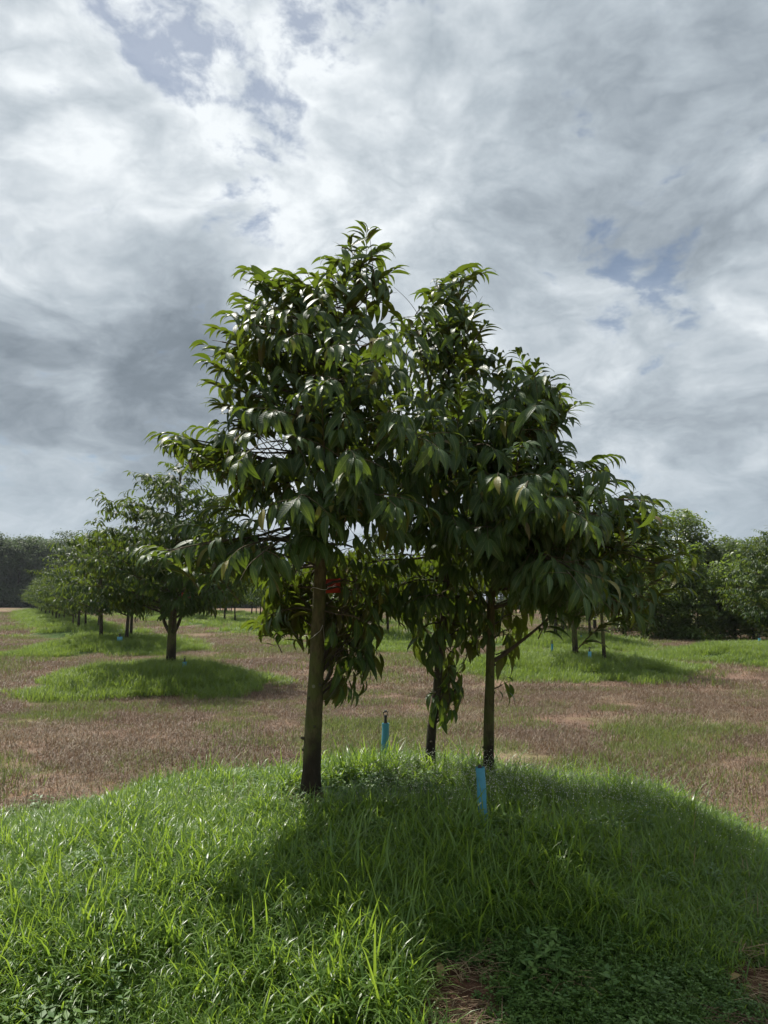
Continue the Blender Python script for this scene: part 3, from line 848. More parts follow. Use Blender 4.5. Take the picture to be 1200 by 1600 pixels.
BR1 = [  # start height, tip px, tip py, tip Y, radius, lift, hang
    (850, 238, 862, 4.25, .020, .10, 1.1), (850, 330, 880, 4.7, .014, .10, 1.1), (735, 262, 682, 4.6, .018, .02, 1.0), (740, 340, 730, 5.2, .014, .05, 1.0),
    (690, 345, 655, 4.5, .016, .05, 1.0), (660, 340, 560, 4.7, .016, .04, .8), (610, 352, 505, 4.9, .014, .0, .7), (560, 400, 445, 4.8, .012, -.02, .6),
    (560, 430, 480, 4.3, .012, .02, .8), (500, 470, 450, 4.9, .010, .0, .6), (480, 510, 425, 5.0, .008, 0, .5), (470, 590, 430, 4.8, .008, 0, .5), (430, 535, 405, 4.7, .007, 0, .5),
    (540, 610, 500, 4.9, .010, .02, .7), (600, 600, 570, 4.2, .014, .05, .9), (620, 520, 590, 3.9, .014, .04, 1.0), (680, 440, 640, 4.0, .014, .05, 1.0),
    (700, 600, 640, 3.9, .016, .06, 1.1), (740, 660, 680, 3.75, .018, .08, 1.15), (780, 540, 700, 3.8, .016, .08, 1.1), (800, 600, 770, 3.75, .016, .09, 1.1), (800, 450, 790, 4.1, .014, .08, 1.1),
    (760, 600, 740, 5.5, .014, .05, 1.0), (700, 500, 650, 5.7, .014, .05, .9), (620, 540, 560, 5.5, .012, .04, .8), (660, 430, 620, 5.4, .013, .04, .9), (840, 560, 860, 5.6, .014, .05, 1.1),
    (560, 480, 520, 4.3, .012, .03, .9), (640, 560, 640, 4.3, .013, .05, 1.0), (720, 390, 700, 4.2, .013, .05, 1.0)]
BR1 += [(850, 300, 850, 4.1, .012, .08, 1.2), (845, 380, 850, 4.0, .012, .08, 1.2), (860, 400, 880, 5.0, .010, .08, 1.3), (720, 300, 700, 4.9, .012, .04, 1.0), (580, 330, 530, 4.7, .011, .03, .8), (520, 385, 440, 4.9, .010, 0, .7), (640, 335, 600, 4.8, .011, .03, .8)]
for sy, px, py, Y_, r0, lf, hg in BR1:
    dense_limb(t1, sy, px, py, Y_, r0, lf, hg)
T1[-1] = T1[-1] - Vector((0, 0, .10)); t1.leafy_twig(T1[-1], T1[-1] - T1[-2] + Vector((.03, 0, 0)), .16, .2, .030, .6)
t1.leafy_twig(T1[-3], Vector((.5, 0, .8)), .22, .7, .034, .6); t1.leafy_twig(T1[-3], Vector((-.5, -.2, .8)), .26, .7, .034, .6)
# low shoots: a leafy curtain behind and beside the trunk
p = pt(t1, 1075)
for tp, lf in ((at(535, 950, 5.05), .02), (at(560, 925, 5.2), .05)):
    t1.limb(p, tp, .016, lf, .35, .075, tl=(.22, .40), droop=2.2, hang=1.9)
t1.limb(pt(t1, 925), at(560, 905, 4.9), .013, .10, .3, .06, tl=(.22, .42), droop=2.4, hang=2.0)
t1.limb(pt(t1, 900), at(445, 915, 5.3), .012, .15, .3, .06, tl=(.22, .40), droop=1.8, hang=1.5)
t1.limb(pt(t1, 880), at(470, 935, 5.5), .012, .15, .3, .06, tl=(.25, .42), droop=1.9, hang=1.7)
t1.limb(pt(t1, 1000), at(440, 950, 5.15), .009, .15, .45, .07, tl=(.2, .34), droop=1.8, hang=1.5)
t1.limb(pt(t1, 1060), at(520, 1010, 4.9), .007, .05, .4, .09, tl=(.16, .26), droop=2.5, hang=2.2)
for sy, px, py, Y_ in ((1075, 565, 960, 5.1), (1070, 575, 985, 5.0), (1080, 548, 1000, 4.95), (1085, 560, 1030, 5.05), (1095, 535, 1050, 4.9), (960, 540, 940, 5.3), (925, 575, 930, 5.1), (940, 530, 960, 4.8)):
    t1.limb(pt(t1, sy), at(px, py, Y_), .010, .12, .30, .055, tl=(.2, .34), droop=2.4, hang=2.2)
for sy, px, py, Y_ in ((900, 440, 900, 5.2), (930, 430, 935, 5.3), (950, 450, 955, 5.2), (910, 465, 925, 5.5), (940, 425, 960, 5.1), (900, 500, 905, 5.6)):
    t1.limb(pt(t1, sy), at(px, py, Y_), .010, .14, .30, .055, tl=(.2, .34), droop=2.0, hang=1.7)
# a thin shoot with a few dead leaves
q0, q1 = pt(t1, 1130), at(552, 1085, 4.85)
t1.twigs.append(([q0, q0.lerp(q1, .5) + Vector((0, 0, .01)), q1], .0035))

# tree 2: dark thin stem in the middle
T2 = stem([(671, 1200), (674, 1140), (682, 1090), (686, 1030), (694, 960), (700, 880), (705, 780), (700, 680), (700, 600), (705, 520)], 5.50, 5.2)
T2 = resample(T2, 22)
t2 = Tree(33); t2.axis = T2
BR2 = [(560, 738, 432, 5.2, .010, -.02, .5), (600, 690, 460, 5.1, .010, 0, .6), (600, 735, 500, 4.9, .010, .02, .7), (620, 655, 480, 5.2, .009, 0, .6), (640, 745, 560, 5.0, .012, .02, .8),
       (700, 660, 560, 4.8, .012, .03, .8), (720, 660, 620, 4.4, .013, .05, 1.0), (740, 740, 640, 4.5, .014, .05, 1.0), (780, 690, 700, 4.3, .014, .07, 1.1), (800, 640, 760, 4.5, .014, .07, 1.1),
       (840, 700, 800, 4.6, .014, .08, 1.1), (840, 620, 830, 5.0, .014, .07, 1.1), (860, 760, 850, 4.9, .013, .06, 1.2), (700, 760, 720, 5.8, .013, .05, .9), (780, 640, 720, 6.1, .013, .05, .9),
       (640, 700, 600, 5.9, .012, .04, .8), (860, 690, 860, 5.9, .012, .05, 1.1), (560, 640, 520, 5.5, .009, 0, .6), (700, 720, 690, 4.6, .013, .05, 1.0), (880, 560, 880, 5.3, .013, .08, 1.3)]
for sy, px, py, Y_, r0, lf, hg in BR2:
    dense_limb(t2, sy, px, py, Y_, r0, lf, hg)
t2.leafy_twig(T2[-1], Vector((.25, 0, 1)), .3, .5, .034, .5)
for sy, px, py, Y_ in ((930, 650, 925, 5.3), (940, 735, 930, 5.4), (980, 665, 960, 5.6), (960, 700, 935, 5.1), (900, 720, 900, 5.7), (900, 640, 905, 5.6), (1010, 715, 985, 5.4)):
    t2.limb(pt(t2, sy), at(px, py, Y_), .010, .15, .25, .065, tl=(.2, .36), droop=2.0, hang=1.8)
for sy, px, py, Y_ in ((930, 640, 940, 5.4), (960, 655, 985, 5.3), (950, 740, 950, 5.4), (980, 725, 985, 5.5), (900, 625, 915, 5.2), (1000, 680, 1010, 5.3), (1020, 710, 1020, 5.5), (930, 670, 930, 5.0), (940, 755, 930, 5.6), (970, 700, 960, 5.8)):
    t2.limb(pt(t2, sy), at(px, py, Y_), .009, .12, .25, .050, tl=(.2, .34), droop=2.2, hang=2.1)
for sy, px, py, Y_ in ((1110, 700, 1040, 5.45), (1120, 712, 1075, 5.45), (1125, 702, 1085, 5.4), (1100, 715, 1050, 5.5)):
    t2.limb(pt(t2, sy), at(px, py, Y_), .007, .0, .3, .05, tl=(.12, .2), droop=2.2, hang=2.0)

# tree 3: slim stem on the right
T3 = stem([(763, 1206), (764, 1120), (766, 1040), (767, 950), (772, 870), (785, 790), (800, 720), (815, 660), (830, 620)], 5.38, 5.1)
T3 = resample(T3, 22)
t3 = Tree(45); t3.axis = T3
BR3 = [(680, 845, 590, 4.8, .011, .05, .7), (660, 880, 640, 4.9, .010, .03, .7), (740, 800, 590, 5.1, .012, .02, .7), (760, 760, 620, 4.7, .012, .03, .9), (760, 870, 690, 4.5, .014, .06, .9),
       (800, 940, 730, 5.0, .014, .05, .8), (830, 1005, 790, 4.9, .016, .06, .8), (850, 1050, 885, 4.7, .018, .10, .9), (850, 960, 800, 4.4, .016, .08, 1.0), (870, 900, 800, 4.2, .015, .09, 1.1),
       (870, 830, 780, 4.0, .015, .09, 1.1), (830, 780, 740, 4.0, .014, .07, 1.1), (860, 760, 820, 4.2, .014, .08, 1.2), (900, 980, 920, 4.6, .014, .10, 1.2), (900, 860, 880, 4.4, .014, .10, 1.2),
       (850, 930, 850, 5.8, .015, .06, .9), (780, 850, 720, 5.8, .013, .05, .9), (820, 800, 800, 6.1, .013, .06, 1.0), (900, 840, 900, 5.9, .013, .08, 1.2), (760, 820, 650, 4.4, .012, .05, .9),
       (700, 820, 640, 5.5, .010, .04, .8), (800, 900, 740, 4.6, .013, .06, .9), (870, 1000, 860, 5.3, .014, .07, 1.0)]
BR3 += [(880, 1010, 930, 4.5, .012, .12, 1.3), (890, 940, 930, 4.2, .012, .12, 1.3), (860, 1040, 850, 5.2, .013, .08, 1.0), (870, 900, 900, 3.9, .012, .10, 1.3), (740, 855, 600, 4.9, .010, .05, .8)]
for sy, px, py, Y_, r0, lf, hg in BR3:
    dense_limb(t3, sy, px, py, Y_, r0, lf, hg)
t3.leafy_twig(T3[-1], Vector((.5, 0, .9)), .3, .6, .034, .6)
t3.limb(pt(t3, 1025), at(905, 925, 5.2), .016, -.03, .55, .09, hang=1.4, droop=1.4)
t3.limb(pt(t3, 960), at(870, 905, 5.0), .014, .02, .5, .09, hang=1.3, droop=1.4)
t3.limb(pt(t3, 955), at(715, 880, 5.2), .012, .02, .5, .09, hang=1.3, droop=1.4)
for sy, px, py, Y_ in ((1000, 792, 985, 5.5), (980, 800, 960, 5.6), (955, 820, 940, 5.8)):
    t3.limb(pt(t3, sy), at(px, py, Y_), .007, .12, .25, .055, tl=(.16, .28), droop=2.2, hang=2.0)
t3.limb(pt(t3, 1035), at(792, 1015, 5.3), .006, .1, .4, .05, tl=(.14, .22), droop=2.2, hang=1.9)
t3.limb(pt(t3, 1100), at(784, 1070, 5.35), .005, .1, .5, .06, tl=(.10, .14), droop=2.2, hang=2.0)

# the hanging-clear windows between the crowns: thin out leaves there
def clear(l, boxes):
    p = l[0] + l[1].normalized() * l[3] * .5; d = p - Vector((0, 0, CAM_Z)); c, s = math.cos(PITCH), math.sin(PITCH)
    f = d.y * c + d.z * s; px = 600 + FPX * d.x / f; py = 800 - FPX * (-d.y * s + d.z * c) / f
    return not any(((px - a) / e) ** 2 + ((py - b_) / g_) ** 2 < 1 for a, b_, e, g_ in boxes)

for t_ in (t1, t2, t3): prune(t_, random.Random(3))
def shoot(tr, px, py, Y_, L=.42, rise=.10, hang=.55, gap=.030):
    """an arching leafy shoot that stands out of the crown; its last leaves reach the given tip"""
    r = tr.r; tip = at(px, py, Y_); ax = tr.axis_at(tip.z - .25); out = tip - ax; out.z = 0
    out = out.normalized() if out.length > .12 else Vector((r.uniform(-.3, .3), 0, 0))
    steep = 1. if out.length < .5 else 0.
    tip = tip - out * .02 - Vector((0, 0, .06 * steep))
    up_ = .78 if py < 640 else .45
    p0 = tip - out * L * (.80 if not steep else .25) - Vector((0, 0, L * (up_ if not steep else .95)))
    pts = bez(p0, p0.lerp(tip, .5) + Vector((0, 0, rise * L * 2.4)), tip, int(L / gap) + 2); n = len(pts)
    for i in range(1, n):
        d = (pts[i] - pts[i - 1]).normalized(); side = Vector((0, 0, 1)).cross(d)
        side = side.normalized() if side.length > .1 else Vector((1, 0, 0))
        sg = 1 if i % 2 else -1; t = i / n
        a = d * r.uniform(.75, 1.1) + side * sg * r.uniform(.35, .7) + Vector((0, 0, -hang * r.uniform(.4, 1.3) * (1.25 - .6 * t)))
        ref = Vector((0, 0, 1)) + out * .35 + Vector((r.gauss(0, .2), r.gauss(0, .2), 0))
        tr.leaves.append((pts[i].copy(), a, ref, tr.llen * r.uniform(.75, 1.12) * (1 - .25 * max(0, t - .7) / .3), r.randrange(6), r.random()))
    tr.leaves.append((pts[-1].copy(), pts[-1] - pts[-2] + Vector((0, 0, -.01)), Vector((0, 0, 1)), tr.llen * .7, r.randrange(6), r.random()))
    tr.twigs.append((pts, .0045))
for tr_, L_ in ((t1, ((572, 352, 4.75), (548, 372, 4.8), (600, 392, 4.7), (618, 425, 4.75), (508, 405, 4.8), (478, 428, 4.7), (430, 425, 4.75), (383, 425, 4.8), (405, 440, 4.6), (372, 465, 4.8), (352, 492, 4.7), (340, 515, 4.9),
        (318, 540, 4.75), (322, 565, 4.6), (330, 600, 4.8), (336, 630, 4.5), (300, 668, 4.7), (243, 676, 4.6), (265, 690, 4.7), (320, 700, 4.4), (340, 660, 4.5), (222, 852, 4.25), (245, 860, 4.15), (290, 820, 4.3), (330, 790, 4.5), (420, 905, 5.2), (415, 960, 5.2), (560, 560, 3.9), (500, 600, 3.85), (620, 620, 3.7), (545, 740, 3.65), (480, 800, 3.9))),
        (t2, ((757, 426, 5.2), (738, 418, 5.25), (715, 432, 5.1), (690, 440, 5.1), (660, 458, 5.2), (752, 480, 4.9), (760, 510, 4.9), (650, 490, 5.2), (740, 540, 4.7), (700, 500, 4.9), (670, 640, 3.9), (720, 600, 4.2))),
        (t3, ((862, 592, 4.75), (842, 570, 4.8), (805, 550, 4.9), (770, 550, 4.8), (880, 608, 4.85), (906, 632, 4.85), (890, 655, 4.8), (880, 690, 4.6), (960, 712, 4.95), (935, 722, 4.9), (975, 750, 4.9), (1002, 775, 4.8), (1032, 780, 4.85), (1045, 825, 4.8),
        (1020, 800, 4.7), (1085, 893, 4.65), (1060, 845, 4.8), (1040, 885, 4.6), (1005, 960, 4.6), (985, 915, 4.4), (900, 940, 4.3), (900, 720, 4.7), (850, 640, 4.5), (820, 690, 4.1), (790, 640, 4.3), (870, 760, 4.2), (940, 800, 4.4)))):
    for px, py, Y_ in L_: 
        shoot(tr_, px, py, Y_, tr_.r.uniform(.45, .66), .10, .22 if py < 660 else .5)
        if tr_.r.random() < .45: shoot(tr_, px + tr_.r.uniform(-22, 22), py + tr_.r.uniform(8, 34), Y_ + tr_.r.uniform(-.3, .3), tr_.r.uniform(.35, .5), .10, .3)
GAPS = [(640, 478, 11, 22), (430, 849, 42, 9), (440, 868, 16, 10), (600, 872, 16, 14), (640, 862, 12, 10), (745, 900, 10, 12), (425, 706, 32, 26), (398, 700, 12, 14), (432, 828, 30, 18), (555, 832, 14, 13)]
for t_ in (t1, t2, t3):
    t_.leaves = [l for l in t_.leaves if clear(l, GAPS) and (l[0].y > 5.02 or clear(l, [(517, 914, 11, 20)]))]
TR = [(t1, T1), (t2, T2), (t3, T3)]
allv = MB()
for t_, _ in TR:
    m_ = join_leaves(t_.leaves, LV_LO)
    for v, u_, tt in zip(m_.V, m_.U, m_.T): allv.V.append(v)
    for f in m_.F: allv.F.append(f + allv.n)
    allv.n += m_.n
VV = np.concatenate(allv.V); polys = [tuple(int(i) for i in r_) for f in allv.F for r_ in f]
bvh = BVHTree.FromPolygons([tuple(v) for v in VV], polys)
names = [('tallest durian tree of the near clump, with a thick mossy trunk and a red tag', T1, t1, [.074, .057] + [.054 - .0020 * i for i in range(24)], M['bark']),
         ('thin black-stemmed middle durian tree of the near clump, shoots hanging low on its stem', T2, t2, [.046, .033] + [.031 - .0012 * i for i in range(20)], M['bark2']),
         ('slim durian tree behind the leaning blue pipe, forking low to one side', T3, t3, [.050, .036] + [.036 - .0014 * i for i in range(20)], M['bark'])]
for lb, T_, t_, rad, bm_ in names:
    base = T_[0].copy(); base.z = float(H(base.x, base.y)) - .02; T_[0] = base
    root = empty('durian_tree', base, lb, 'tree', 'three durian trees on the near mound')
    emit_tree(root, t_, T_, rad, bm_, True, 300, bvh)
    near.append(root)
    kr = random.Random(len(lb))
    for i in range(9):
        j = kr.randrange(1, 9 if T_ is T1 else 7); p = T_[j].lerp(T_[j + 1], kr.random()); a = kr.uniform(0, 6.28); rr0 = rad[j]
        o1 = Vector((math.cos(a), math.sin(a), .15)); Lk = kr.choice((.004, .006, .010, .022))
        mb = MB(); mb.tube([p - root.location + o1 * rr0 * .6, p - root.location + o1 * (rr0 + Lk * .4), p - root.location + o1 * (rr0 + Lk)], [kr.uniform(.010, .017), .009, .005], 8)
        link('knot', mb.mesh('knot', M['bark3']), root)
# red tag beside the trunk, twine round it
root1 = near[0]
mb = MB()
a0 = at(509, 905, 4.97); a1 = at(532, 904, 5.0); hgt = .09
V = []
for i in range(7):
    t = i / 6
    for j in range(4):
        s_ = j / 3; p = a0.lerp(a1, t); V.append((p.x, p.y + .012 * math.sin(t * 5 + s_ * 2), p.z - hgt * s_ * (1 - .12 * t) - .012 * t * s_))
mb.add(V, [(i * 4 + j, i * 4 + j + 1, (i + 1) * 4 + j + 1, (i + 1) * 4 + j) for i in range(6) for j in range(3)], None, .5)
o = link('marker_tag', mb.mesh('marker_tag', M['red'])); tag(o, 'faded red plastic tag tied to the tallest near durian trunk', 'tag', 'red tags tied in the trees')
sd = o.modifiers.new('thick', 'SOLIDIFY'); sd.thickness = .0015
mb = MB()
c = pt(t1, 921)
ring = [c + Vector((math.cos(a) * .054, math.sin(a) * .054, .012 * math.sin(a * 2) + .008 * math.cos(a))) for a in np.linspace(0, 2 * math.pi, 22)]
mb.tube(ring, [.0016] * 22, 4, False)
mb.tube([ring[0], c + Vector((.085, -.03, .016)), c + Vector((.10, 0, .03))], [.0013] * 3, 4)
c2 = pt(t1, 985)
mb.tube([c2 + Vector((-.04, -.055, -.03)), c2 + Vector((.02, -.06, .02)), c2 + Vector((.035, -.05, .055)), c2 + Vector((.05, -.04, -.09))], [.0014] * 4, 4)
o = link('twine', mb.mesh('twine', M['twine'])); tag(o, 'pale twine knotted round the thick mossy trunk', 'string')

# ------------------------------------------------------------------ sprinkler risers in blue pipe
def riser(px, py_bot, py_top, Y_, lean, wpx, label, head=True, mat='blue', cover=.12):
    b0 = at(px, py_bot, Y_); z0 = float(H(b0.x, b0.y)); b0.z = min(b0.z, z0 + .02)
    top = at(px, py_top, Y_); L = top.z - b0.z
    root = empty('sprinkler_riser', b0, label, 'sprinkler', 'blue sprinkler pipes on the mounds')
    r = wpx / FPX * Y_ / 2
    mb = MB(); ax = Vector((lean, 0, 1))
    p0 = Vector((0, 0, -cover)); p1 = ax * L
    n = 9; pts = [p0.lerp(p1, i / n) + Vector((.002 * math.sin(i), 0, 0)) for i in range(n + 1)]
    mb.tube(pts, [r * (1 + .04 * math.sin(i * 2.2)) for i in range(n + 1)], 16, False)
    mb.tube(pts[::-1], [r * .86 * (1 + .04 * math.sin(i * 2.2)) for i in range(n, -1, -1)], 16, False)
    # rim
    seg = 16; c = pts[-1]
    V = [tuple(c + Vector((math.cos(a), math.sin(a), 0)) * q_) for q_ in (r, r * .86) for a in np.linspace(0, 2 * math.pi, seg, endpoint=False)]
    mb.add(V, [(k, (k + 1) % seg, seg + (k + 1) % seg, seg + k) for k in range(seg)])
    link('sleeve', mb.mesh('sleeve', M[mat]), root)
    mb = MB(); h = .045 if head else .012
    mb.tube([ax * (L * .3), ax * (L + h * .4), ax * (L + h)], [r * .42, r * .42, r * .34], 10)
    link('riser_tube', mb.mesh('riser_tube', M['black']), root)
    if head:
        mb = MB(); t = ax * (L + h)
        mb.tube([t, t + Vector((0, 0, .012)), t + Vector((0, 0, .014)), t + Vector((0, 0, .02))], [r * .5, r * .5, r * .25, r * .2], 10)
        for sg in (-1, 1):
            mb.tube([t + Vector((sg * r * .4, 0, .01)), t + Vector((sg * r * .6, 0, .03)), t + Vector((sg * r * .25, 0, .048))], [.003] * 3, 5)
        mb.tube([t + Vector((0, 0, .044)), t + Vector((0, 0, .052))], [r * .42, r * .3], 10)
        mb.tube([t + Vector((-r * .8, 0, .036)), t + Vector((r * .8, 0, .040))], [.0035, .0025], 5)
        link('sprinkler_head', mb.mesh('sprinkler_head', M['black']), root)
    return root
riser(758, 1274, 1199, 4.28, -.075, 14, 'leaning blue pipe sleeve in front of the slim near tree', False, 'blue', .10)
riser(600, 1160, 1130, 6.05, 0.03, 11, 'blue pipe riser with black sprinkler head at the back of the near mound')
riser(288, 1046, 1034, 13.9, 0, 6, 'blue pipe riser beside the forked durian tree on the next mound')
riser(187, 1001, 995, 23.6, 0, 8, 'pale blue pipe between the two stems of the second mound in the row', True, 'blue_pale')
riser(863, 1020, 1006, 17.8, 0, 3.4, 'thin dark blue riser on the mound behind the slim tree, apart from the stems')
riser(921, 1029, 1018, 16.6, .05, 5.2, 'pale blue riser between two stems on the mound beyond the slim tree', True, 'blue_pale')
riser(908, 1000, 993, 25.5, 0, 3.2, 'small dark riser on the shaded mound farther behind')
riser(1187, 1006, 997, 21.5, 0, 4, 'pale blue riser at the foot of the tree by the hedge', True, 'blue_pale')

# ------------------------------------------------------------------ fallen leaves
def fallen(px, py, Y_, rot, L, label):
    p = at(px, py, Y_); p.z = float(H(p.x, p.y)) + .02
    V, Q, T, U = LV_HI[0]; mb = MB(); mb.add(V * L, Q, U, rnd.random()); mb.F.append(T)
    o = link('fallen_leaf', mb.mesh('fallen_leaf', M['litter'])); o.location = p; o.rotation_euler = rot
    tag(o, label, 'leaf', 'fallen leaves in the trodden patches')
fallen(690, 1590, 3.05, (.5, .1, .05), .125, 'tan fallen leaf standing in the bare reddish patch')
fallen(1140, 1560, 3.2, (.15, .1, -.9), .12, 'brown curled fallen leaf on dry straw near the corner')

# ------------------------------------------------------------------ durian trees farther off
def auto_tree(seed, Ht=3.7, Rr=1.45, limbs=26, fork=False, low=.95, gap=.115, llen=.19, gapl=.045, forkn=3):
    r = random.Random(seed); tr = Tree(seed, llen)
    lean = Vector((r.uniform(-.15, .15), r.uniform(-.15, .15), 0))
    top = Vector((lean.x * 2, lean.y * 2, Ht - .35))
    T_ = bez(Vector((0, 0, -.05)), Vector((lean.x * .3, lean.y * .3, Ht * .45)), top, 14)
    tr.axis = T_
    for i in range(limbs):
        f = (i + .5) / limbs; z = low + (Ht - low - .5) * f ** 1.15
        a = i * 2.4 + r.uniform(-.4, .4)
        rad = Rr * float(np.interp(f, [0, .12, .35, .6, .85, 1], [.55, .85, 1., .88, .58, .34])) * r.uniform(.8, 1.14)
        p0 = tr.axis_at(max(.6, z - rad * .35))
        tip = Vector((p0.x + math.cos(a) * rad, p0.y + math.sin(a) * rad, z + r.uniform(-.12, .2)))
        tr.limb(p0, tip, .026 * (1 - .6 * f), .08, .3, gap, hang=1.25 - .6 * f, droop=1.2 - .5 * f, gapl=gapl, tl=(.22, .45))
    tr.leafy_twig(T_[-1], Vector((0, 0, 1)), .3, .4, gapl, .5)
    for k in range(14):
        a = k * 2.4; tr.leafy_twig(T_[-1 - k // 4].copy(), Vector((math.cos(a), math.sin(a), .9 - .05 * k)), r.uniform(.3, .5), .9, gapl, .8)
    if fork:
        for k in range(forkn):
            a = k * 2.1 + .5; p = tr.axis_at(.62)
            q1 = p + Vector((math.cos(a) * .28, math.sin(a) * .28, .7)); tr.limbs.append((bez(p, p + Vector((math.cos(a) * .2, math.sin(a) * .2, .2)), q1, 8), [.042 - .003 * i for i in range(8)]))
    return tr, T_

def emit_at(tr, T_, x, y, rz, label, group, pieces, rad0=.085, sc=1.):
    z = float(H(x, y)) - .03; Mx = Matrix.Translation((x, y, z)) @ Matrix.Rotation(rz, 4, 'Z') @ Matrix.Scale(sc, 4)
    R3 = Mx.to_3x3().normalized()
    t2_ = Tree(0); t2_.limbs = [([Mx @ p for p in pts], [q_ * sc for q_ in rad]) for pts, rad in tr.limbs]; t2_.twigs = [([Mx @ p for p in pts], r0) for pts, r0 in tr.twigs]
    t2_.leaves = [(Mx @ l[0], R3 @ l[1], R3 @ l[2], l[3] * sc, l[4], l[5]) for l in tr.leaves]
    T2_ = [Mx @ p for p in T_]
    m_ = join_leaves(t2_.leaves, LV_LO); bv = BVHTree.FromPolygons([tuple(v) for v in np.concatenate(m_.V)], [tuple(int(i) for i in r_) for f in m_.F for r_ in f])
    root = empty('durian_tree', (x, y, z), label, 'tree', group)
    n = len(T_); rad = [rad0 * 1.25 * sc] + [max(.012, rad0 * sc * (1 - .85 * i / n)) for i in range(1, n)]
    emit_tree(root, t2_, T2_, rad, M['bark'], False, pieces, bv)
    return root

GR1 = 'durian trees in the row beyond the near mound'; GR2 = 'durian trees in the next row'; GR3 = 'durian trees by the hedge'
tr, T_ = auto_tree(101, 4.15, 1.75, 60, True, 1.32, .062, .21, .034)
emit_at(tr, T_, -4.1, 15.0, .4, 'fork-trunked durian tree on the next mound, a red tag in its limbs', GR1, 300, .10)
o = None
mb = MB(); a0 = at(284, 926, 14.8); mb.add([tuple(a0 + Vector((dx, dy, dz))) for dx, dy, dz in ((0, 0, 0), (.17, .01, .01), (.18, 0, -.09), (.09, .02, -.13), (0, .01, -.12), (.09, -.01, 0))], [(0, 5, 3), (0, 3, 4), (5, 1, 2), (5, 2, 3)])
o = link('marker_tag', mb.mesh('marker_tag', M['red'])); tag(o, 'small red tag among the limbs of the fork-trunked tree', 'tag', 'red tags tied in the trees')
sd = o.modifiers.new('thick', 'SOLIDIFY'); sd.thickness = .002
tr, T_ = auto_tree(102, 3.7, 1.35, 36, False, 1.35, .08)
emit_at(tr, T_, 4.25, 17.3, 1.0, 'thicker durian stem of the pair on the mound behind the slim near tree', GR2, 160, .07)
tr, T_ = auto_tree(103, 3.5, 1.25, 34, False, 1.3, .08)
emit_at(tr, T_, 4.72, 16.7, 2.0, 'thinner durian stem of the pair on the mound behind the slim near tree', GR2, 160, .045)
tr, T_ = auto_tree(104, 4.3, 1.75, 62, False, 1.0, .06, .22, .036)
emit_at(tr, T_, 11.6, 22.5, 2.6, 'bushy durian tree with glossy leaves at the end of the hedge', GR3, 160, .08, .84)

# shared variants for everything beyond
VAR = []
for k in range(5):
    tr, T_ = auto_tree(200 + k, (4.0, 3.7, 4.15, 3.85, 3.5)[k], (1.6, 1.45, 1.65, 1.5, 1.4)[k], 32, False, (1.15, 1.1, 1.25, 1.1, 1.2)[k], .095, .24, .045)
    mb = MB(); n = len(T_); mb.tube(T_, [.085] + [max(.012, .062 * (1 - .85 * i / n)) for i in range(1, n)], 8); trunk = mb.mesh('trunk', M['bark2'])
    mb = MB()
    for pts, rad in tr.limbs: mb.tube(pts[::2] + [pts[-1]], rad[::2] + [rad[-1]], 4)
    limbs = mb.mesh('branches', M['bark3'])
    cr = join_leaves(tr.leaves, LV_LO).mesh('crown', M['leaf_far'])
    VAR.append((trunk, limbs, cr))
def put_tree(x, y, k, label, group, sc=1., rz=None):
    root = empty('durian_tree', (x, y, float(H(x, y)) - .03), label, 'tree', group, rnd.uniform(0, 6.28) if rz is None else rz, sc)
    t_, l_, c_ = VAR[k % 5]
    link('trunk', t_, root); link('branches', l_, root, 'stuff'); link('crown', c_, root)
    return root
put_tree(-8.95, 24.6, 0, 'durian stem nearer the dirt track, one of two with a pale pipe between', GR1)
put_tree(-8.05, 24.3, 3, 'durian tree of the two stems with a pale pipe between, nearer the forked tree', GR1, .98)
put_tree(-8.6, 26.4, 4, 'durian tree tucked behind the two stems of the second mound', GR1, .95)
put_tree(-13.7, 34.8, 2, 'stout dark-trunked durian tree on the third mound of the row', GR1, 1.05)
put_tree(-12.6, 34.2, 4, 'spindly durian sapling beside the stout dark trunk', GR1, .75)
put_tree(-14.0, 36.4, 1, 'durian tree half hidden behind the stout dark trunk', GR1)
far_lb = 'distant durian tree in the long row running to the dark wood'
for i, (x, y) in enumerate(ROW1[3:]):
    for dx, dy in ((-.5, -.5), (.55, -.2), (.0, .9)):
        put_tree(x + dx + rnd.uniform(-.2, .2), y + dy + rnd.uniform(-.2, .2), rnd.randrange(5), far_lb, 'distant durian trees of the long row', rnd.uniform(.85, 1.06))
    for dy in (3.6, -3.2): put_tree(x - dy * .475 + rnd.uniform(-.3, .3), y + dy, rnd.randrange(5), far_lb, 'distant durian trees of the long row', rnd.uniform(.8, .98))
far2 = 'distant durian tree seen through the gap under the near crowns'
for i, (x, y) in enumerate(ROW2[1:] + ROW3[1:]):
    for dx, dy in ((-.5, -.4), (.6, -.1), (.0, .9)):
        put_tree(x + dx + rnd.uniform(-.2, .2), y + dy + rnd.uniform(-.2, .2), rnd.randrange(5), far2, 'distant durian trees behind the near clump', rnd.uniform(.85, 1.05))
far3 = 'low durian tree at the picture edge in front of the dark wood'
for i, (x, y) in enumerate(ROW0):
    put_tree(x, y, i, far3, 'durian trees across the track', rnd.uniform(.8, 1.0))

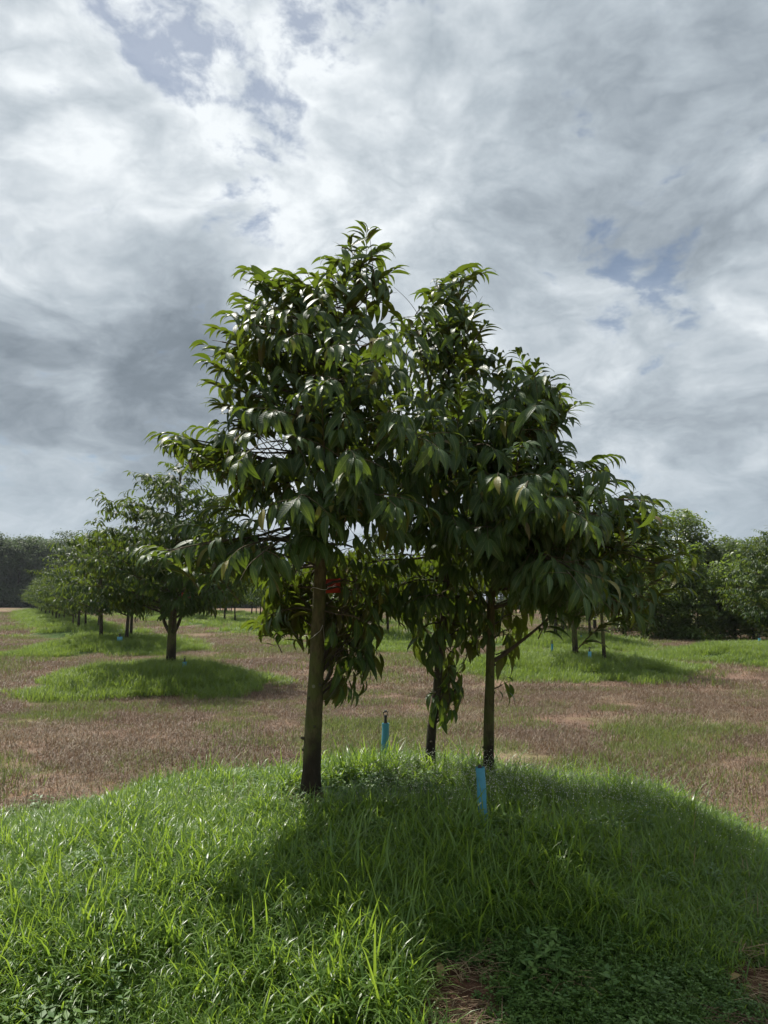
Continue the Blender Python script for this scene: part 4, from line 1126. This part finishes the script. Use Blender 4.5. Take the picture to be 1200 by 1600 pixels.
# ------------------------------------------------------------------ other trees: clumped crowns of small leaf faces
def clump_crown(seed, shape, ncl, nlf, lsz, csz, mat, name='crown', top=(0, 1)):
    """shape(u, r) -> point; leaves sprinkled in clumps, every leaf a bent 4-point blade"""
    r_ = np.random.default_rng(seed); mb = MB()
    cs = np.array([shape(r_) for _ in range(ncl)])
    ct = r_.uniform(0, 1, ncl)
    n = ncl * nlf
    c = np.repeat(cs, nlf, 0); tt = np.clip(np.repeat(ct, nlf) * .6 + r_.uniform(0, .4, n), 0, 1)
    p = c + r_.normal(0, 1, (n, 3)) * np.array([csz, csz, csz * .6])
    a = r_.uniform(0, 2 * np.pi, n); dz = r_.uniform(-.9, .35, n)
    ax = np.stack([np.cos(a), np.sin(a), dz], -1); ax /= np.linalg.norm(ax, axis=1)[:, None]
    up = np.stack([r_.normal(0, .45, n), r_.normal(0, .45, n), np.ones(n)], -1)
    sd = np.cross(ax, up); sd /= np.linalg.norm(sd, axis=1)[:, None]
    L = lsz * r_.uniform(.6, 1.3, n)[:, None]
    V = np.stack([p, p + ax * L * .5 + sd * L * .26, p + ax * L - np.array([0, 0, 1]) * L * .15, p + ax * L * .5 - sd * L * .26], 1)
    mb.add(V.reshape(-1, 3), np.arange(n * 4).reshape(n, 4), None, np.repeat(tt, 4))
    return mb.mesh(name, mat, False), cs
def ell(cz, rx, rz, shell=.55, bumpy=.25, seed=0):
    def f(r):
        d = r.normal(0, 1, 3); d /= np.linalg.norm(d)
        k = (r.uniform(shell, 1) ** .6) * (1 + bumpy * math.sin(d[0] * 5 + seed) * math.cos(d[1] * 4 + seed * 2))
        return (d[0] * rx * k, d[1] * rx * k, cz + d[2] * rz * k)
    return f
def cone(h, r0, z0=.1):
    def f(r):
        t = r.uniform(0, 1) ** 1.2; a = r.uniform(0, 6.28); q_ = r0 * (1 - t) ** .75 * r.uniform(.4, 1) * (1 + .15 * math.sin(t * 26))
        return (math.cos(a) * q_, math.sin(a) * q_, z0 + t * (h - z0))
    return f
def skeleton(cs, z0, rad, mat, seed, nb=18):
    r = random.Random(seed); mb = MB()
    top = Vector((0, 0, float(np.percentile(cs[:, 2], 75))))
    mb.tube([Vector((0, 0, -.1)), Vector((.03, 0, z0)), top], [rad, rad * .8, rad * .25], 8)
    for i in range(nb):
        c = Vector(cs[r.randrange(len(cs))]); s0 = Vector((0, 0, max(z0 * .8, min(c.z * .65, top.z)))); 
        mb.tube(bez(s0, s0.lerp(c, .5) + Vector((0, 0, .1 * (c - s0).length)), c, 5), [rad * .35, rad * .28, rad * .2, rad * .12, rad * .05], 4)
    return mb.mesh('trunk', mat)

def make_tree(name, loc, label, group, crown, trunk, sc=1., rz=0., sz=1.):
    root = empty(name, (loc[0], loc[1], float(H(loc[0], loc[1])) - .05), label, 'tree', group, rz, sc)
    root.scale = (sc, sc, sc * sz)
    link('trunk', trunk, root); link('crown', crown, root)
    return root
kinds = {}
for nm, sh, ncl, nl, ls, cs_, mt, z0, rad in (
        ('broad_dark', ell(3.3, 1.9, 1.75, .5, .3, 1), 150, 60, .16, .24, 'leaf_dark', 1.2, .12),
        ('bushy', ell(1.9, 1.25, 1.75, .4, .25, 2), 120, 60, .14, .20, 'leaf_hedge', .5, .06),
        ('weeping', cone(4.0, .85), 130, 55, .16, .14, 'leaf_hedge', .4, .06),
        ('lively', ell(1.8, 1.1, 1.7, .4, .3, 4), 120, 55, .17, .19, 'leaf_hedge', .5, .06),
        ('round_far', ell(8.2, 2.4, 2.2, .35, .3, 5), 90, 80, .34, .45, 'leaf_wood', 5.0, .2)):
    cm, cs = clump_crown(len(kinds) + 50, sh, ncl, nl, ls, cs_, M[mt])
    kinds[nm] = (cm, skeleton(cs, z0, rad, M['bark2'], 3))
GH = 'trees of the hedge along the field edge'
def hedge(kind, px, Y_, label, sc, rz=0, sz=1., name='hedge_tree'):
    c = at(px, 1000, Y_); make_tree(name, (c.x, c.y), label, GH, *kinds[kind], sc=sc, rz=rz, sz=sz)
hedge('broad_dark', 1050, 38.0, 'broad dark tree topped with pale new leaf flushes at the hedge', 1.15, 0, 1.03)
hedge('broad_dark', 985, 39.5, 'dark tree behind the tips of the near durian branches', 1.05, 2)
hedge('broad_dark', 1112, 38.6, 'dark leafy tree in the hedge under the far round tree', .9, 4)
hedge('weeping', 1092, 30.5, 'narrow drooping conical tree standing before the dark hedge', .95, 1, .98, 'conical_tree')
hedge('weeping', 1060, 30.8, 'shorter conical shrub beside the narrow drooping tree', .72, 3, 1.05, 'conical_tree')
hedge('bushy', 1035, 31, 'pale green bushy shrub at the hedge foot', .80, 2)
hedge('bushy', 1010, 31.5, 'dark shrub where the hedge meets the durian leaves', .82, 5)
hedge('lively', 1125, 30.8, 'bright green shrub between the conical tree and the bushy durian', .85, 0)
hedge('lively', 1150, 31.2, 'yellow green shrub shaded by the bushy durian tree', .95, 2)
hedge('bushy', 1178, 31, 'leafy shrub behind the trunk of the bushy durian', 1.0, 4)
hedge('broad_dark', 1170, 38.5, 'dark tree rising behind the bushy durian', .95, 5)
hedge('bushy', 975, 33, 'shrub in the shade behind the second mound of the next row', .8, 3)
hedge('broad_dark', 930, 41.5, 'dark tree seen beneath the slim near tree', .85, 1)
hedge('bushy', 890, 37.5, 'low shrub seen between the slim tree stem and its low fork', .85, 1)
hedge('broad_dark', 850, 43, 'tree closing the field seen beside the slim stem', .8, 3)
hedge('lively', 1215, 29.5, 'shrub cut by the picture edge beyond the bushy durian', 1.0, 3)
c = at(1140, 900, 78); make_tree('far_tree', (c.x, c.y), 'solitary round grey green tree far behind the hedge', None, *kinds['round_far'], sc=.74, sz=1.0)
# pale new flushes on top of the broad dark tree
fl, _ = clump_crown(77, lambda r: (r.uniform(-1.7, 1.1), r.uniform(-.6, .6), 5.15 - .25 * abs(r.uniform(-1, 1)) * 1.5), 9, 26, .14, .08, M['leaf_flush'])
for o in list(COL.objects):
    if o.get('label', '').startswith('broad dark tree topped'): link('new_leaves', fl, o)

# the dark wood beyond the field: one mass
wood = []
for k in range(4):
    cm, cs = clump_crown(300 + k, ell((8.4, 8.8, 8.0, 9.2)[k], 2.9, (4.0, 3.6, 4.4, 3.4)[k], .45, .35, k), 110, 60, .42, .52, M['leaf_wood'])
    wood.append(cm)
mbt = MB(); mbt.tube([Vector((0, 0, -.2)), Vector((.1, 0, 5)), Vector((0, .1, 9))], [.22, .17, .06], 6); 
for i in range(14):
    a = i * 2.4; z_ = 5 + i * .35; mbt.tube([Vector((0, 0, z_)), Vector((math.cos(a) * 1.4, math.sin(a) * 1.4, z_ + 1.6)), Vector((math.cos(a) * 2.0, math.sin(a) * 2.0, z_ + 2.9))], [.07, .05, .015], 4)
wood.append(mbt.mesh('wood_trunk', M['bark2']))
under, _ = clump_crown(310, ell(2.2, 2.9, 2.6, .3, .3, 3), 70, 60, .45, .6, M['leaf_wood']); wood.append(under)
pts = []; rot = []; scl = []; pk = []
for i in range(520):
    t = rnd.random(); dep = rnd.random() ** 1.5 * 34
    px = -260 + 1900 * t ** 1.25; Y_ = 152 - 34 * min(1, max(0, (px - 250) / 600)) + dep
    d = ray(px, 930); x = d.x / d.y * Y_
    s_ = rnd.uniform(.86, 1.16) * (1. if px < 330 else .62)
    rz = rnd.uniform(0, 6.28); z_ = float(H(x, Y_))
    for k, q_ in ((rnd.randrange(4), s_), (4, s_), (5, s_ * rnd.uniform(.8, 1.2))):
        if k == 5 and dep > 9: continue
        pts.append((x, Y_, z_)); rot.append((0, 0, rz)); scl.append(q_); pk.append(k)
scatter('distant_wood', wood, pts, rot, scl, pk)

# ------------------------------------------------------------------ the humid air over the field
m, b = material('humid_air')
pv = b.n('ShaderNodeVolumePrincipled'); pv.inputs['Color'].default_value = (.80, .88, .97, 1); pv.inputs['Density'].default_value = .0002; pv.inputs['Anisotropy'].default_value = .2
o_ = b.n('ShaderNodeOutputMaterial'); b.nt.links.new(pv.outputs[0], o_.inputs['Volume'])
mb = MB(); V = [(x, y, z) for z in (-3, 40) for y in (-720, 2650) for x in (-1550, 1550)]
mb.add(V, [(0, 2, 3, 1), (4, 5, 7, 6), (0, 1, 5, 4), (1, 3, 7, 5), (3, 2, 6, 7), (2, 0, 4, 6)])
link('haze', mb.mesh('haze', m, False), kind='stuff')
